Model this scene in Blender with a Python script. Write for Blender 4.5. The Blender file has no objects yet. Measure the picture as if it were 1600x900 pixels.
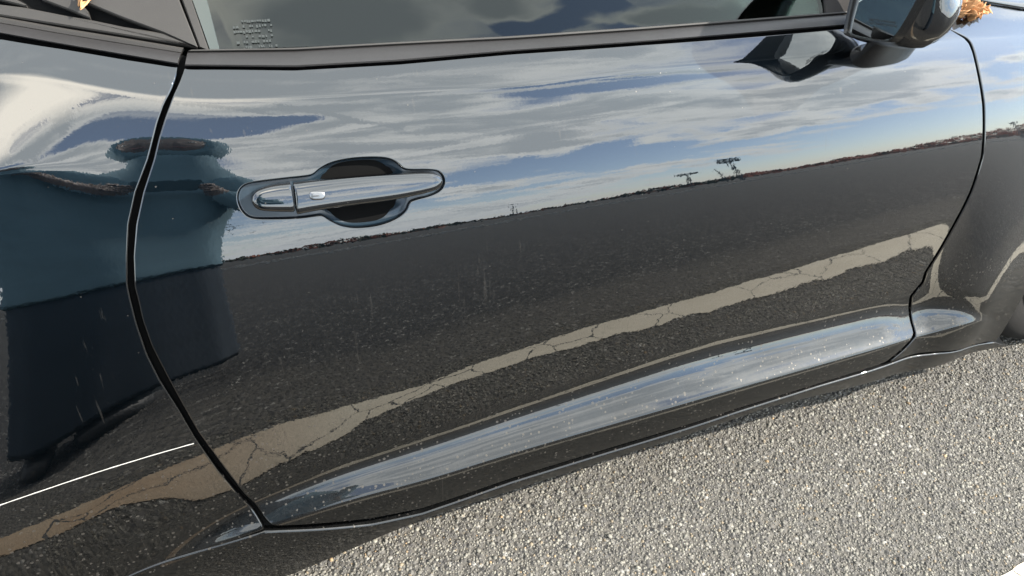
import bpy, bmesh, math, random
import numpy as np
from mathutils import Vector, Matrix
from mathutils.geometry import delaunay_2d_cdt
random.seed(7); rng = np.random.default_rng(7)
S = bpy.context.scene; COL = S.collection

# ------------------------------------------------------------------ camera
H0, D0, FP = 1.30, 0.78, 1209.0            # lens height, distance to the door, focal length in photo pixels
def _axes(P=(3913., -763.), V=(-107., 1368.)):
    X = np.array([P[0], P[1], FP]); X /= np.linalg.norm(X)
    N = np.array([V[0], V[1], FP]); N -= X*(X@N); N /= np.linalg.norm(N)
    return np.array([X, np.cross(-N, X), -N])
RM = _axes(); CAM = np.array([0., -D0, H0])
cam = bpy.data.cameras.new('camera'); cam_o = bpy.data.objects.new('camera', cam); COL.objects.link(cam_o)
cam.sensor_width = 36.0; cam.lens = 36.0*FP/1600.0; cam.clip_start = 0.02; cam.clip_end = 3000
r_, u_, b_ = RM@np.array([1., 0, 0]), RM@np.array([0, -1., 0]), RM@np.array([0, 0, -1.])
cam_o.matrix_world = Matrix(((r_[0], u_[0], b_[0], CAM[0]), (r_[1], u_[1], b_[1], CAM[1]), (r_[2], u_[2], b_[2], CAM[2]), (0, 0, 0, 1)))
S.camera = cam_o

# ------------------------------------------------------------------ light
SUN_AZ, SUN_EL = 67.0, 37.0                # azimuth from the car's side (-Y) towards its front (+X)
S.view_settings.view_transform = 'Standard'; S.view_settings.look = 'None'
S.view_settings.exposure = 2.0; S.view_settings.gamma = 1.0
az, el = math.radians(SUN_AZ), math.radians(SUN_EL)
sd = Vector((math.sin(az)*math.cos(el), -math.cos(az)*math.cos(el), math.sin(el)))
sun = bpy.data.lights.new('sun', 'SUN'); sun.energy = 4.0; sun.angle = math.radians(0.53); sun.color = (1.0, 0.945, 0.86)
sun_o = bpy.data.objects.new('sun', sun); COL.objects.link(sun_o)
sun_o.rotation_euler = (-sd).to_track_quat('-Z', 'Y').to_euler()

W = bpy.data.worlds.new('World'); S.world = W; W.use_nodes = True
wt = W.node_tree; wt.nodes.clear(); wl = wt.links
def WN(t, **k):
    n = wt.nodes.new(t)
    for a, v in k.items(): setattr(n, a, v)
    return n
def wmath(op, a, b=None, c=None, clamp=False):
    n = WN('ShaderNodeMath', operation=op, use_clamp=clamp)
    for i, v in enumerate((a, b, c)):
        if v is None: continue
        if isinstance(v, (int, float)): n.inputs[i].default_value = v
        else: wl.new(v, n.inputs[i])
    return n.outputs[0]
SKY_STR, CLOUD_LIT, CLOUD_GREY = 0.155, 1.36, 0.82
tc = WN('ShaderNodeTexCoord'); sep = WN('ShaderNodeSeparateXYZ'); wl.new(tc.outputs['Generated'], sep.inputs[0])
wx, wy, wz = sep.outputs
sky = WN('ShaderNodeTexSky', sky_type='NISHITA', sun_disc=False, sun_elevation=el, sun_rotation=math.pi-az, altitude=100, air_density=1.0, dust_density=0.15, ozone_density=0.9)
skyc = WN('ShaderNodeVectorMath', operation='SCALE'); wl.new(sky.outputs[0], skyc.inputs[0]); skyc.inputs['Scale'].default_value = SKY_STR
azd = wmath('MULTIPLY', wmath('ARCTAN2', wx, wmath('MULTIPLY', wy, -1.0)), 57.29578)
eld = wmath('MULTIPLY', wmath('ARCSINE', wz), 57.29578)
cae = WN('ShaderNodeCombineXYZ'); wl.new(azd, cae.inputs[0]); wl.new(eld, cae.inputs[1])
den = wmath('ADD', wmath('MAXIMUM', wz, 0.0), 0.16)
pl = WN('ShaderNodeCombineXYZ'); wl.new(wmath('DIVIDE', wx, den), pl.inputs[0]); wl.new(wmath('DIVIDE', wy, den), pl.inputs[1])
def wnoise(scale, detail, rough, rot, stretch, off=0.0, dist=0.0):
    m = WN('ShaderNodeMapping'); wl.new(pl.outputs[0], m.inputs[0]); m.inputs['Rotation'].default_value = (0, 0, rot)
    m.inputs['Scale'].default_value = (stretch, 1, 1); m.inputs['Location'].default_value = (off, off*.7, off*.3)
    n = WN('ShaderNodeTexNoise'); wl.new(m.outputs[0], n.inputs['Vector'])
    n.inputs['Scale'].default_value = scale; n.inputs['Detail'].default_value = detail; n.inputs['Roughness'].default_value = rough; n.inputs['Distortion'].default_value = dist
    return n.outputs[0]
n1 = wnoise(1.5, 9, 0.62, 0.35, 0.42, 3.1, 0.5)
n2 = wnoise(5.0, 8, 0.6, 0.3, 0.5, 9.4, 0.9)
dens = wmath('ADD', wmath('ADD', wmath('MULTIPLY', n1, 0.6), wmath('MULTIPLY', n2, 0.4)), wmath('MULTIPLY', wmath('MAXIMUM', wmath('SUBTRACT', wz, 0.72), 0.0), 0.75))
# cloud banks and clear gaps: azimuth, elevation, angle, half length, half width (degrees), amount
BANKS = [
    (50.0, 43.2, -32.8, 6.6, 0.6, 1.00),
    (40.5, 49.2, -24.8, 4.5, 0.6, 0.70),
    (36.7, 50.3, -19.0, 2.3, 0.6, -1.30),
    (32.8, 51.5, -19.3, 1.7, 0.6, -1.00),
    (44.0, 46.1, -26.0, 4.0, 0.6, -1.00),
    (45.3, 46.5, -29.3, 3.3, 0.7, 0.90),
    (32.3, 52.6, -18.0, 3.1, 0.6, 0.90),
    (41.0, 49.3, -26.9, 3.0, 0.6, -1.40),
    (13.6, 56.6, -8.3, 9.4, 1.7, 1.20),
    (6.3, 31.9, 2.7, 8.5, 12.2, 1.00),
    (20.0, 35.4, 11.7, 7.8, 12.0, 0.90),
    (1.5, 43.2, 37.2, 9.0, 2.5, 1.10),
    (21.0, 47.3, -3.0, 8.0, 3.4, 0.90),
    (2.6, 52.6, -8.3, 9.2, 2.1, 0.90),
    (39.1, 32.4, -37.4, 12.5, 9.1, 1.00),
    (54.1, 21.9, -18.0, 11.2, 5.6, 0.80),
    (22.2, 25.0, 4.5, 2.7, 5.5, 1.00),
    (43.4, 15.7, 9.7, 8.2, 1.8, 0.90),
    (32.5, 18.8, 9.5, 2.4, 1.5, 0.80),
    (24.3, 6.2, 4.4, 7.6, 2.6, 0.90),
    (38.4, 7.6, -10.3, 9.5, 1.8, 0.80),
    (-1.7, 1.9, 15.6, 5.7, 2.0, 1.00),
    (10.4, 3.3, 8.4, 6.6, 2.1, 0.90),
    (14.5, 11.8, 25.5, 3.6, 2.4, 0.60),
    (57.2, 16.3, -21.7, 2.6, 1.2, 1.00),
    (71.7, 19.9, 1.6, 2.2, 1.1, 1.00),
    (64.8, 11.3, 3.1, 1.8, 1.5, 1.00),
    (58.9, 24.5, -18.5, 9.0, 4.0, 0.70),
    (-5.9, 45.0, 43.8, 1.9, 2.4, -1.00),
    (0.4, 47.4, 1.2, 7.4, 2.0, -0.90),
    (41.4, 43.3, -22.4, 12.1, 2.0, -1.00),
    (28.2, 15.5, -23.2, 5.7, 3.3, -1.00),
    (46.2, 4.5, -8.6, 12.6, 2.4, -1.00),
    (15.6, 15.8, 10.9, 2.5, 2.0, -0.80),
    (54.6, 7.6, -6.9, 5.8, 2.8, -1.10),
    (68.3, 16.2, -15.8, 1.5, 1.6, -1.00),
    (62.4, 5.6, -15.0, 1.4, 2.5, -1.00),
    (-1.5, 43.4, -158.4, 5.1, 3.2, -1.10),
    (20.6, 19.7, 11.0, 2.1, 1.8, -0.80),
    (37.4, 12.6, 11.9, 3.5, 1.3, -0.70),
    (-4.4, 56.0, -47.5, 6.3, 0.6, 1.40),
    (6.1, 48.2, -61.7, 11.5, 0.6, 1.00),
    (30.1, 6.2, 15.0, 4.8, 1.1, -0.60),
]
wob = WN('ShaderNodeVectorMath', operation='MULTIPLY_ADD')
nz = WN('ShaderNodeTexNoise'); wl.new(pl.outputs[0], nz.inputs['Vector']); nz.inputs['Scale'].default_value = 3.5; nz.inputs['Detail'].default_value = 6
sub = WN('ShaderNodeVectorMath', operation='SUBTRACT'); wl.new(nz.outputs['Color'], sub.inputs[0]); sub.inputs[1].default_value = (.5, .5, .5)
wl.new(sub.outputs[0], wob.inputs[0]); wob.inputs[1].default_value = (9, 7, 0); wl.new(cae.outputs[0], wob.inputs[2])
for (ca, ce, rt, hl, hw, am) in BANKS:
    m = WN('ShaderNodeMapping', vector_type='TEXTURE'); wl.new(wob.outputs[0], m.inputs[0])
    m.inputs['Location'].default_value = (ca, ce, 0); m.inputs['Rotation'].default_value = (0, 0, math.radians(rt)); m.inputs['Scale'].default_value = (hl*1.5, hw*1.6, 1)
    g = WN('ShaderNodeTexGradient', gradient_type='SPHERICAL'); wl.new(m.outputs[0], g.inputs[0])
    dens = wmath('MULTIPLY_ADD', g.outputs[1], am*0.26, dens)
mask = WN('ShaderNodeMapRange', interpolation_type='SMOOTHSTEP'); wl.new(dens, mask.inputs['Value'])
mask.inputs['From Min'].default_value = 0.46; mask.inputs['From Max'].default_value = 0.60; mask.inputs['To Max'].default_value = 0.93; mask.inputs['To Min'].default_value = 0.10
thick = WN('ShaderNodeMapRange', interpolation_type='SMOOTHSTEP'); wl.new(wmath('ADD', wmath('ADD', dens, wmath('MULTIPLY', wmath('SUBTRACT', n2, 0.5), 0.60)), wmath('MULTIPLY', wmath('SUBTRACT', wz, 0.55), 0.10)), thick.inputs['Value'])
thick.inputs['From Min'].default_value = 0.52; thick.inputs['From Max'].default_value = 0.78
cc = WN('ShaderNodeMix', data_type='RGBA'); wl.new(thick.outputs[0], cc.inputs['Factor'])
cc.inputs['A'].default_value = (CLOUD_LIT*.98, CLOUD_LIT, CLOUD_LIT*.97, 1); cc.inputs['B'].default_value = (CLOUD_GREY*.93, CLOUD_GREY, CLOUD_GREY*1.03, 1)
gm = WN('ShaderNodeMapping', vector_type='TEXTURE'); wl.new(wob.outputs[0], gm.inputs[0]); gm.inputs['Location'].default_value = (-14, 63, 0); gm.inputs['Scale'].default_value = (22, 12, 1)
gg = WN('ShaderNodeTexGradient', gradient_type='SPHERICAL'); wl.new(gm.outputs[0], gg.inputs[0])
cg = WN('ShaderNodeMix', data_type='RGBA'); wl.new(wmath('MULTIPLY', gg.outputs[1], 1.5, None, True), cg.inputs['Factor']); wl.new(cc.outputs['Result'], cg.inputs['A']); cg.inputs['B'].default_value = (2.5, 2.35, 2.05, 1)
wm = WN('ShaderNodeMix', data_type='RGBA'); wl.new(mask.outputs[0], wm.inputs['Factor']); wl.new(skyc.outputs[0], wm.inputs['A']); wl.new(cg.outputs['Result'], wm.inputs['B'])
hz_ = wmath('MULTIPLY', wmath('POWER', 2.718, wmath('MULTIPLY', wmath('MAXIMUM', eld, 0.0), -0.16)), 0.75)
hm = WN('ShaderNodeMix', data_type='RGBA'); wl.new(hz_, hm.inputs['Factor']); wl.new(wm.outputs['Result'], hm.inputs['A']); hm.inputs['B'].default_value = (.86, .95, 1.06, 1)
bg = WN('ShaderNodeBackground'); wl.new(hm.outputs['Result'], bg.inputs[0]); bg.inputs[1].default_value = 1.0
wo = WN('ShaderNodeOutputWorld'); wl.new(bg.outputs[0], wo.inputs[0])
W.cycles.sampling_method = 'MANUAL'; W.cycles.sample_map_resolution = 1024

# ------------------------------------------------------------------ material helpers
class M:
    def __init__(s, name):
        s.m = bpy.data.materials.new(name); s.m.use_nodes = True; s.t = s.m.node_tree
        s.b = s.t.nodes['Principled BSDF']; s.out = s.t.nodes['Material Output']
    def n(s, t, **k):
        x = s.t.nodes.new(t)
        for a, v in k.items(): setattr(x, a, v)
        return x
    def l(s, a, b): s.t.links.new(a, b)
    def set(s, **k):
        for a, v in k.items():
            i = s.b.inputs[a.replace('_', ' ')]
            i.default_value = (*v, 1) if isinstance(v, tuple) and len(v) == 3 and i.type == 'RGBA' else v
        return s
    def coord(s, kind='Object'):
        return s.n('ShaderNodeTexCoord').outputs[kind]
    def noise(s, vec, scale, detail=3, rough=.5, sc=None):
        if sc:
            m = s.n('ShaderNodeMapping'); m.inputs['Scale'].default_value = sc; s.l(vec, m.inputs[0]); vec = m.outputs[0]
        x = s.n('ShaderNodeTexNoise'); s.l(vec, x.inputs['Vector']); x.inputs['Scale'].default_value = scale; x.inputs['Detail'].default_value = detail; x.inputs['Roughness'].default_value = rough
        return x.outputs[0]
    def ramp(s, fac, stops):
        x = s.n('ShaderNodeValToRGB'); s.l(fac, x.inputs[0]); e = x.color_ramp.elements
        while len(e) < len(stops): e.new(.5)
        for i, (p, c) in enumerate(stops): e[i].position = p; e[i].color = (*c, 1) if len(c) == 3 else c
        return x.outputs[0]
    def mix(s, fac, a, b):
        x = s.n('ShaderNodeMix', data_type='RGBA')
        for sock, v in (('Factor', fac), ('A', a), ('B', b)):
            if isinstance(v, tuple): x.inputs[sock].default_value = (*v, 1)
            elif isinstance(v, (int, float)): x.inputs[sock].default_value = v
            else: s.l(v, x.inputs[sock])
        return x.outputs['Result']
    def math(s, op, a, b=0.0, clamp=False):
        x = s.n('ShaderNodeMath', operation=op, use_clamp=clamp)
        for i, v in enumerate((a, b)):
            if isinstance(v, (int, float)): x.inputs[i].default_value = v
            else: s.l(v, x.inputs[i])
        return x.outputs[0]
    def bump(s, hgt, dist, strength=1.0, to=('Normal',)):
        x = s.n('ShaderNodeBump'); s.l(hgt, x.inputs['Height']); x.inputs['Distance'].default_value = dist; x.inputs['Strength'].default_value = strength
        for t in to: s.l(x.outputs[0], s.b.inputs[t])
        return x
def plain(name, col, rough=.5, metal=0.0, grain=0.0, gscale=400, **k):
    m = M(name); m.set(Base_Color=col, Roughness=rough, Metallic=metal, **k)
    c = m.coord()
    if grain:
        nz = m.noise(c, gscale, 4); m.bump(nz, grain)
    v = m.noise(c, 14, 5, .6)
    m.l(m.mix(v, tuple(x*.72 for x in col), tuple(min(1, x*1.25) for x in col)), m.b.inputs['Base Color'])
    return m.m

def paint_mat(name='car_paint'):
    m = M(name); m.set(Metallic=1.0, Specular_IOR_Level=0.0, Roughness=0.42, Coat_Weight=1.0, Coat_Roughness=0.0, Coat_IOR=1.82)
    c = m.n('ShaderNodeNewGeometry').outputs['Position']
    fl = m.noise(c, 2600, 1); base = m.mix(fl, (0.0006, 0.0018, 0.0030), (0.0009, 0.0028, 0.0046))
    v = m.n('ShaderNodeTexVoronoi'); m.l(c, v.inputs['Vector']); v.inputs['Scale'].default_value = 95
    sepc = m.n('ShaderNodeSeparateColor'); m.l(v.outputs['Color'], sepc.inputs[0])
    big = m.noise(c, 5, 4, .6)
    dot = m.math('LESS_THAN', v.outputs['Distance'], m.math('MULTIPLY', m.math('SUBTRACT', sepc.outputs[0], 0.86, True), 0.8))
    v2 = m.n('ShaderNodeTexVoronoi'); m.l(c, v2.inputs['Vector']); v2.inputs['Scale'].default_value = 330
    s2 = m.n('ShaderNodeSeparateColor'); m.l(v2.outputs['Color'], s2.inputs[0])
    dot2 = m.math('LESS_THAN', v2.outputs['Distance'], m.math('MULTIPLY', m.math('SUBTRACT', s2.outputs[0], 0.82, True), 1.2))
    drip = m.math('GREATER_THAN', m.noise(c, 60, 3, .6, (3.5, 1, .04)), 0.66)
    dripm = m.math('MULTIPLY', drip, m.math('GREATER_THAN', m.noise(c, 9, 2, .5, (1, 1, .5)), 0.58))
    dust = m.math('ADD', m.math('MULTIPLY', dot, 0.3), m.math('ADD', m.math('MULTIPLY', m.math('MULTIPLY', dot2, big), 0.22), m.math('MULTIPLY', dripm, 0.12)), True)
    sz = m.n('ShaderNodeSeparateXYZ'); m.l(c, sz.inputs[0])
    lo = m.n('ShaderNodeMapRange', interpolation_type='SMOOTHSTEP'); m.l(m.math('ADD', sz.outputs[2], m.math('MULTIPLY', m.math('SUBTRACT', m.noise(c, 9, 5, .65), .5), .12)), lo.inputs['Value'])
    lo.inputs['From Min'].default_value = .42; lo.inputs['From Max'].default_value = .24
    band = m.n('ShaderNodeMapRange', interpolation_type='SMOOTHSTEP'); m.l(sz.outputs[2], band.inputs['Value']); band.inputs['From Min'].default_value = .48; band.inputs['From Max'].default_value = .40
    v3 = m.n('ShaderNodeTexVoronoi'); m.l(c, v3.inputs['Vector']); v3.inputs['Scale'].default_value = 150; s3 = m.n('ShaderNodeSeparateColor'); m.l(v3.outputs['Color'], s3.inputs[0])
    spots = m.math('MULTIPLY', m.math('LESS_THAN', v3.outputs['Distance'], m.math('MULTIPLY', m.math('SUBTRACT', s3.outputs[0], .35, True), .55)), m.math('MULTIPLY', band.outputs[0], m.math('GREATER_THAN', m.noise(c, 13, 4, .65), .46)))
    film = m.math('MULTIPLY', m.noise(c, 420, 4, .7), .006)
    dust = m.math('ADD', m.math('ADD', dust, film), m.math('ADD', m.math('MULTIPLY', spots, .28), m.math('MULTIPLY', lo.outputs[0], m.math('MULTIPLY', m.noise(c, 130, 5, .7), .13))), True)
    m.l(m.mix(dust, base, (0.17, 0.155, 0.135)), m.b.inputs['Base Color'])
    m.l(m.math('SUBTRACT', 1.0, m.math('MULTIPLY', dust, 1.2), True), m.b.inputs['Metallic'])
    m.l(m.math('SUBTRACT', m.math('SUBTRACT', 1.0, m.math('MULTIPLY', dust, 1.5)), m.math('MULTIPLY', lo.outputs[0], .45), True), m.b.inputs['Coat Weight'])
    pe = m.noise(c, 170, 2, .5); bp = m.n('ShaderNodeBump'); m.l(pe, bp.inputs['Height']); bp.inputs['Distance'].default_value = 0.000022; bp.inputs['Strength'].default_value = 1.0
    m.l(bp.outputs[0], m.b.inputs['Coat Normal'])
    return m.m
PAINT = paint_mat()
GAP = plain('black_rubber_seal', (0.004, 0.004, 0.004), 1.0, Specular_IOR_Level=0.05)
TRIM = plain('satin_black_trim', (0.019, 0.018, 0.018), 0.45, grain=.00006, gscale=900, Specular_IOR_Level=.3)
TRIM2 = plain('dusty_black_plastic', (0.026, 0.024, 0.022), 0.6, grain=.0001, gscale=700, Specular_IOR_Level=.25)
BLACK = plain('gloss_black_plastic', (0.010, 0.0095, 0.009), 0.25, Specular_IOR_Level=.3)
DARK = plain('dark_cabin', (0.006, 0.006, 0.006), 0.9, Specular_IOR_Level=.05)
CHROME = plain('chrome', (0.75, 0.75, 0.75), 0.08, 1.0)
MIRR = plain('mirror_silver', (0.72, 0.75, 0.75), 0.0, 1.0)
TYRE = plain('tyre_rubber', (0.014, 0.013, 0.012), 0.85, Specular_IOR_Level=.1, grain=.0003, gscale=220)
RIM = plain('dark_alloy', (0.06, 0.06, 0.065), 0.3, 0.9)
FILM = plain('film_edge', (0.34, 0.325, 0.30), 0.7)
ETCH = plain('etched_mark', (0.038, 0.042, 0.041), 0.9, Specular_IOR_Level=0.1)
TEXT = plain('black_print', (0.012, 0.012, 0.012), 0.6)
def glass_mat():
    m = M('tinted_glass'); t = m.t; t.nodes.remove(m.b)
    tr = m.n('ShaderNodeBsdfTransparent'); tr.inputs[0].default_value = (.20, .25, .23, 1)
    gl = m.n('ShaderNodeBsdfGlossy'); gl.inputs['Roughness'].default_value = 0.0; gl.inputs[0].default_value = (.95, 1, .99, 1)
    fr = m.n('ShaderNodeFresnel'); fr.inputs[0].default_value = 1.62
    mx = m.n('ShaderNodeMixShader'); m.l(m.math('MULTIPLY', fr.outputs[0], 0.55), mx.inputs[0]); m.l(tr.outputs[0], mx.inputs[1]); m.l(gl.outputs[0], mx.inputs[2])
    m.l(mx.outputs[0], m.out.inputs[0]); return m.m
GLASS = glass_mat()

# ------------------------------------------------------------------ object helpers
def link(o, parent=None):
    COL.objects.link(o)
    if parent: o.parent = parent
    return o
def tag(o, label=None, cat=None, group=None, kind=None):
    for k, v in (('label', label), ('category', cat), ('group', group), ('kind', kind)):
        if v: o[k] = v
    return o
def empty(name, loc=(0, 0, 0)):
    o = bpy.data.objects.new(name, None); o.location = loc; o.empty_display_size = .1; return link(o)
def mesh(name, V, F, mat, parent=None, smooth=True, normals=None):
    me = bpy.data.meshes.new(name); me.from_pydata([tuple(map(float, v)) for v in V], [], [tuple(map(int, f)) for f in F])
    me.materials.append(mat)
    if smooth: me.polygons.foreach_set('use_smooth', [True]*len(me.polygons))
    if normals is not None: me.normals_split_custom_set_from_vertices([tuple(map(float, n)) for n in normals])
    me.update()
    return link(bpy.data.objects.new(name, me), parent)
def fixn(o):
    bm = bmesh.new(); bm.from_mesh(o.data); bmesh.ops.remove_doubles(bm, verts=bm.verts, dist=1e-6); bmesh.ops.recalc_face_normals(bm, faces=bm.faces); bm.to_mesh(o.data); bm.free(); return o
def autosmooth(o, ang=35):
    bm = bmesh.new(); bm.from_mesh(o.data); bmesh.ops.recalc_face_normals(bm, faces=bm.faces)
    a = math.radians(ang)
    for e in bm.edges:
        e.smooth = not (len(e.link_faces) == 2 and e.calc_face_angle(0) > a)
    bm.to_mesh(o.data); bm.free(); return o
def bridge(nrings, n, closed=True, flip=False, start=0):
    F = []
    for i in range(nrings-1):
        for j in range(n if closed else n-1):
            a = start+i*n+j; b = start+i*n+(j+1) % n; q = (a, b, b+n, a+n); F.append(q[::-1] if flip else q)
    return F
def resample(P, step, closed=False):
    P = np.asarray(P, float)
    if closed: P = np.vstack([P, P[:1]])
    L = np.r_[0, np.cumsum(np.linalg.norm(np.diff(P, axis=0), axis=1))]; n = max(3, int(round(L[-1]/step)))
    t = np.linspace(0, L[-1], n+1)
    out = np.stack([np.interp(t, L, P[:, k]) for k in range(P.shape[1])], 1)
    return out[:-1] if closed else out
def chaikin(P, it=2, closed=True, keep=None):
    P = np.asarray(P, float)
    for _ in range(it):
        Q = []
        n = len(P)
        for i in range(n if closed else n-1):
            a, b = P[i], P[(i+1) % n]; Q += [a*.75+b*.25, a*.25+b*.75]
        P = np.array(Q) if closed else np.array([P[0]]+Q+[P[-1]])
    return P

# ------------------------------------------------------------------ the car's flank: y = F(x, z)
# feature lines of the flank (belt edge, crease, two lines on the lower door, scoop edges, sill lip)
# traced feature lines (photo pixels) , reflected elevation, first guess of y
T=dict(
belt=[(0,56),(100,74),(200,92),(276,104),(300,107),(460,109),(620,100),(800,84),(1000,70),(1320,44),(1460,33),(1600,22)],
crease=[(0,111),(100,128),(190,146),(240,154),(280,157),(320,160),(480,153),(800,133),(1000,111),(1140,99),(1430,70),(1510,62),(1600,57)],
ptop=[(-80,975),(38,892),(113,832),(211,756),(313,711),(355,695),(431,663),(640,610),(800,552),(930,510),(1110,460),(1300,405),(1508,347),(1524,430),(1545,454),(1600,415),(1700,380)],
pbot=[(-80,1010),(20,950),(113,892),(177,858),(242,824),(338,778),(388,755),(452,723),(527,686),(572,660),(640,626),(800,572),(990,520),(1200,465),(1484,390),(1521,452),(1545,476),(1600,440),(1700,405)],
sctop=[(60,980),(190,897),(250,858),(340,808),(404,780),(553,723),(655,691),(800,642),(1110,540),(1400,470),(1470,474),(1530,490),(1600,505)],
scbot=[(60,995),(200,915),(330,852),(431,817),(553,777),(660,751),(800,707),(1120,615),(1420,530),(1480,512),(1535,500),(1600,512)],
lip=[(457,897),(553,857),(660,812),(800,767),(900,735),(1200,637),(1515,552)])
XSTEP=.005; XS=np.arange(-1.4,2.81,XSTEP)
def gs(v,s):
    n=int(4*s/XSTEP); k=np.exp(-.5*(np.arange(-n,n+1)*XSTEP/s)**2);k/=k.sum()
    # linear edge padding
    p=np.concatenate([2*v[0]-v[n:0:-1],v,2*v[-1]-v[-2:-n-2:-1]])
    return np.convolve(p,k,'valid')
def ray(px, py):
    d = RM@np.array([px-800., py-450., FP]); return d/np.linalg.norm(d)
def solve():
    ylin={k:np.full(len(XS),v) for k,v in dict(belt=.118,crease=.083,ptop=-.043,pbot=-.045,sctop=-.048,scbot=-.092,lip=-.0985).items()}
    yh=.5*.10*(XS-.45)**2; yh=np.where(XS<.45,yh*.6,yh)
    A=np.clip((XS+.34)/.34,0,1)*np.clip((1.42-XS)/.17,0,1); A=gs(A*A*(3-2*A),.04)
    for it in range(4):
        E={}
        for k,pts in T.items():
            x=[];e=[]
            for p in pts:
                d=ray(*p); e.append(np.arctan2(-d[2],d[1]))
                xx=.3
                for _ in range(6): xx=(np.interp(xx,XS,ylin[k])+D0)*d[0]/d[1]
                x.append(xx)
            E[k]=gs(np.interp(XS,x,e),dict(belt=.04,crease=.04,ptop=.025,pbot=.025,sctop=.04,scbot=.04).get(k,.07))
        eh=np.radians(38.1)
        out=[]
        EG=np.radians(np.arange(14,72,.015)); de=EG[1]-EG[0]
        Y=np.empty((len(XS),len(EG)));Z=np.empty_like(Y);AA=np.empty_like(Y)
        for i,x in enumerate(XS):
            eb,ec,e1,e2,s1,s2,el=[np.degrees(E[k][i]) for k in T]
            H=np.degrees(eh); u=s2-s1
            z1=np.interp(x,XS,out_z['ptop']) if it else .47
            z2=np.interp(x,XS,out_z['pbot']) if it else .44
            r1=-np.degrees(np.arctan(z1/(.53+ylin['ptop'][i]))); r2=-np.degrees(np.arctan(z2/(.43+ylin['pbot'][i])))
            a_=A[i]
            s0=s1-.45
            dl=np.interp(x,[.45,.79,.98,1.19,1.4],[0,1.8,3.4,6.0,8.0]); dp=np.interp(x,[.5,.9,1.2],[0,2.2,3.6]); r1+=dp; r2+=dp
            rb=min(r2-6,-52)
            def sc(v,base): return base+(v-base)*a_
            ks=[14,eb-.6,eb,ec-.16,ec+.06,ec+(H-ec)*.33,H,H+(e1-H)*.5,e1,e2,max(s0-.25,e2+.6),s0,s1,s1+.14*u,s1+.28*u,s1+.5*u,s2-.12,s2+.12,s2+.4,el,el+1.5,72]
            rv=[92,88,85,74,57,34+dl*.7,dl,r1*.47+dl*.5,r1,r2,rb,sc(-46,rb-1),sc(-36,rb-1),sc(-8,rb-2),sc(8,rb-2),sc(28,rb-2),sc(52,rb-3),sc(-24,rb-3),sc(-41,rb-3),-82,-105,-140]
            ks=np.array(ks); 
            for j in range(1,len(ks)): ks[j]=max(ks[j],ks[j-1]+.02)
            r=np.interp(np.degrees(EG),ks,rv)
            k=np.hanning(15);k/=k.sum(); r=np.convolve(np.pad(r,7,mode='edge'),k,'valid')
            a=(np.radians(r)+EG)/2
            i0=np.argmin(abs(EG-eh)); s=np.empty_like(EG)
            g=np.clip(np.tan(np.clip(EG-a,-1.45,1.45)),-8,8)*de
            ls=np.concatenate([[0],np.cumsum((g[1:]+g[:-1])/2)]); s=(yh[i]+D0)/np.cos(eh)*np.exp(ls-ls[i0])
            Y[i]=s*np.cos(EG)-D0; Z[i]=H0-s*np.sin(EG); AA[i]=a
        out_z={}
        for k in T:
            for i in range(len(XS)):
                pass
            idx=[np.argmin(abs(EG-E[k][i])) for i in range(len(XS))]
            ylin[k]=Y[np.arange(len(XS)),idx]; out_z[k]=Z[np.arange(len(XS)),idx]
    ZS=np.arange(.02,1.0,.0015)
    G=np.array([np.interp(ZS,Z[i][::-1],Y[i][::-1]) for i in range(len(XS))])
    return G,ZS,ylin,out_z,A
G, ZS, ylin, out_z, A_sc = solve()
def haunch(G):
    t=np.clip((-.085-XS)/.36,0,1); b=.028*t*t*(3-2*t)
    zc1=out_z['crease']-.004
    zc2=np.interp(XS,[-.235,-.119],[.816,.800])+(XS<-.235)*0
    out=G.copy()
    for i in range(len(XS)):
        if b[i]<=0: continue
        ph=np.interp(ZS,[.2,.45,zc2[i],zc1[i]],[0,1,1,0]); k=np.hanning(11);k/=k.sum(); ph=np.convolve(np.pad(ph,5,mode='edge'),k,'valid')
        lo=ZS<zc2[i]-.02; u=np.clip((ZS-.2)/.25,0,1); ph=np.where(lo,u*u*(3-2*u),ph)
        out[i]-=b[i]*ph
    br=np.clip((-.105-XS)/.24,0,1); br=.017*br*br*(3-2*br)
    for i in range(len(XS)):
        if br[i]<=0: continue
        ph=np.interp(ZS,[zc2[i]-.11,zc2[i]-.05,zc2[i],zc1[i]],[0,.35,1,0]); k=np.hanning(9);k/=k.sum()
        out[i]-=br[i]*np.convolve(np.pad(ph,4,mode='edge'),k,'valid')
    return out
G = haunch(G)


GX = np.gradient(G, XSTEP, axis=0); GZ = np.gradient(G, .0015, axis=1)
def bil(Mx, x, z):
    fx = np.clip((np.asarray(x, float)-XS[0])/XSTEP, 0, len(XS)-1.001); fz = np.clip((np.asarray(z, float)-ZS[0])/.0015, 0, len(ZS)-1.001)
    i = fx.astype(int); j = fz.astype(int); u = fx-i; v = fz-j
    return (Mx[i, j]*(1-v)+Mx[i, j+1]*v)*(1-u)+(Mx[i+1, j]*(1-v)+Mx[i+1, j+1]*v)*u
def nrm(x, z):
    gx, gz = bil(GX, x, z), bil(GZ, x, z); n = np.stack([gx, -np.ones_like(gx), gz], -1); return n/np.linalg.norm(n, axis=-1, keepdims=True)
def ray(px, py):
    d = RM@np.array([px-800., py-450., FP]); return d/np.linalg.norm(d)
def hit(px, py, off=0.):
    d = ray(px, py); s = (D0-.16)/d[1]
    for _ in range(600):
        p = CAM+d*s; g = float(bil(G, p[0], p[2]))-off-p[1]
        if g < 1e-5: break
        s += max(g, 2e-5)/d[1]*.5
    return CAM+d*s
def onplane(px, py, P0, N):
    d = ray(px, py); return CAM+d*(((P0-CAM)@N)/(d@N))
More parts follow.
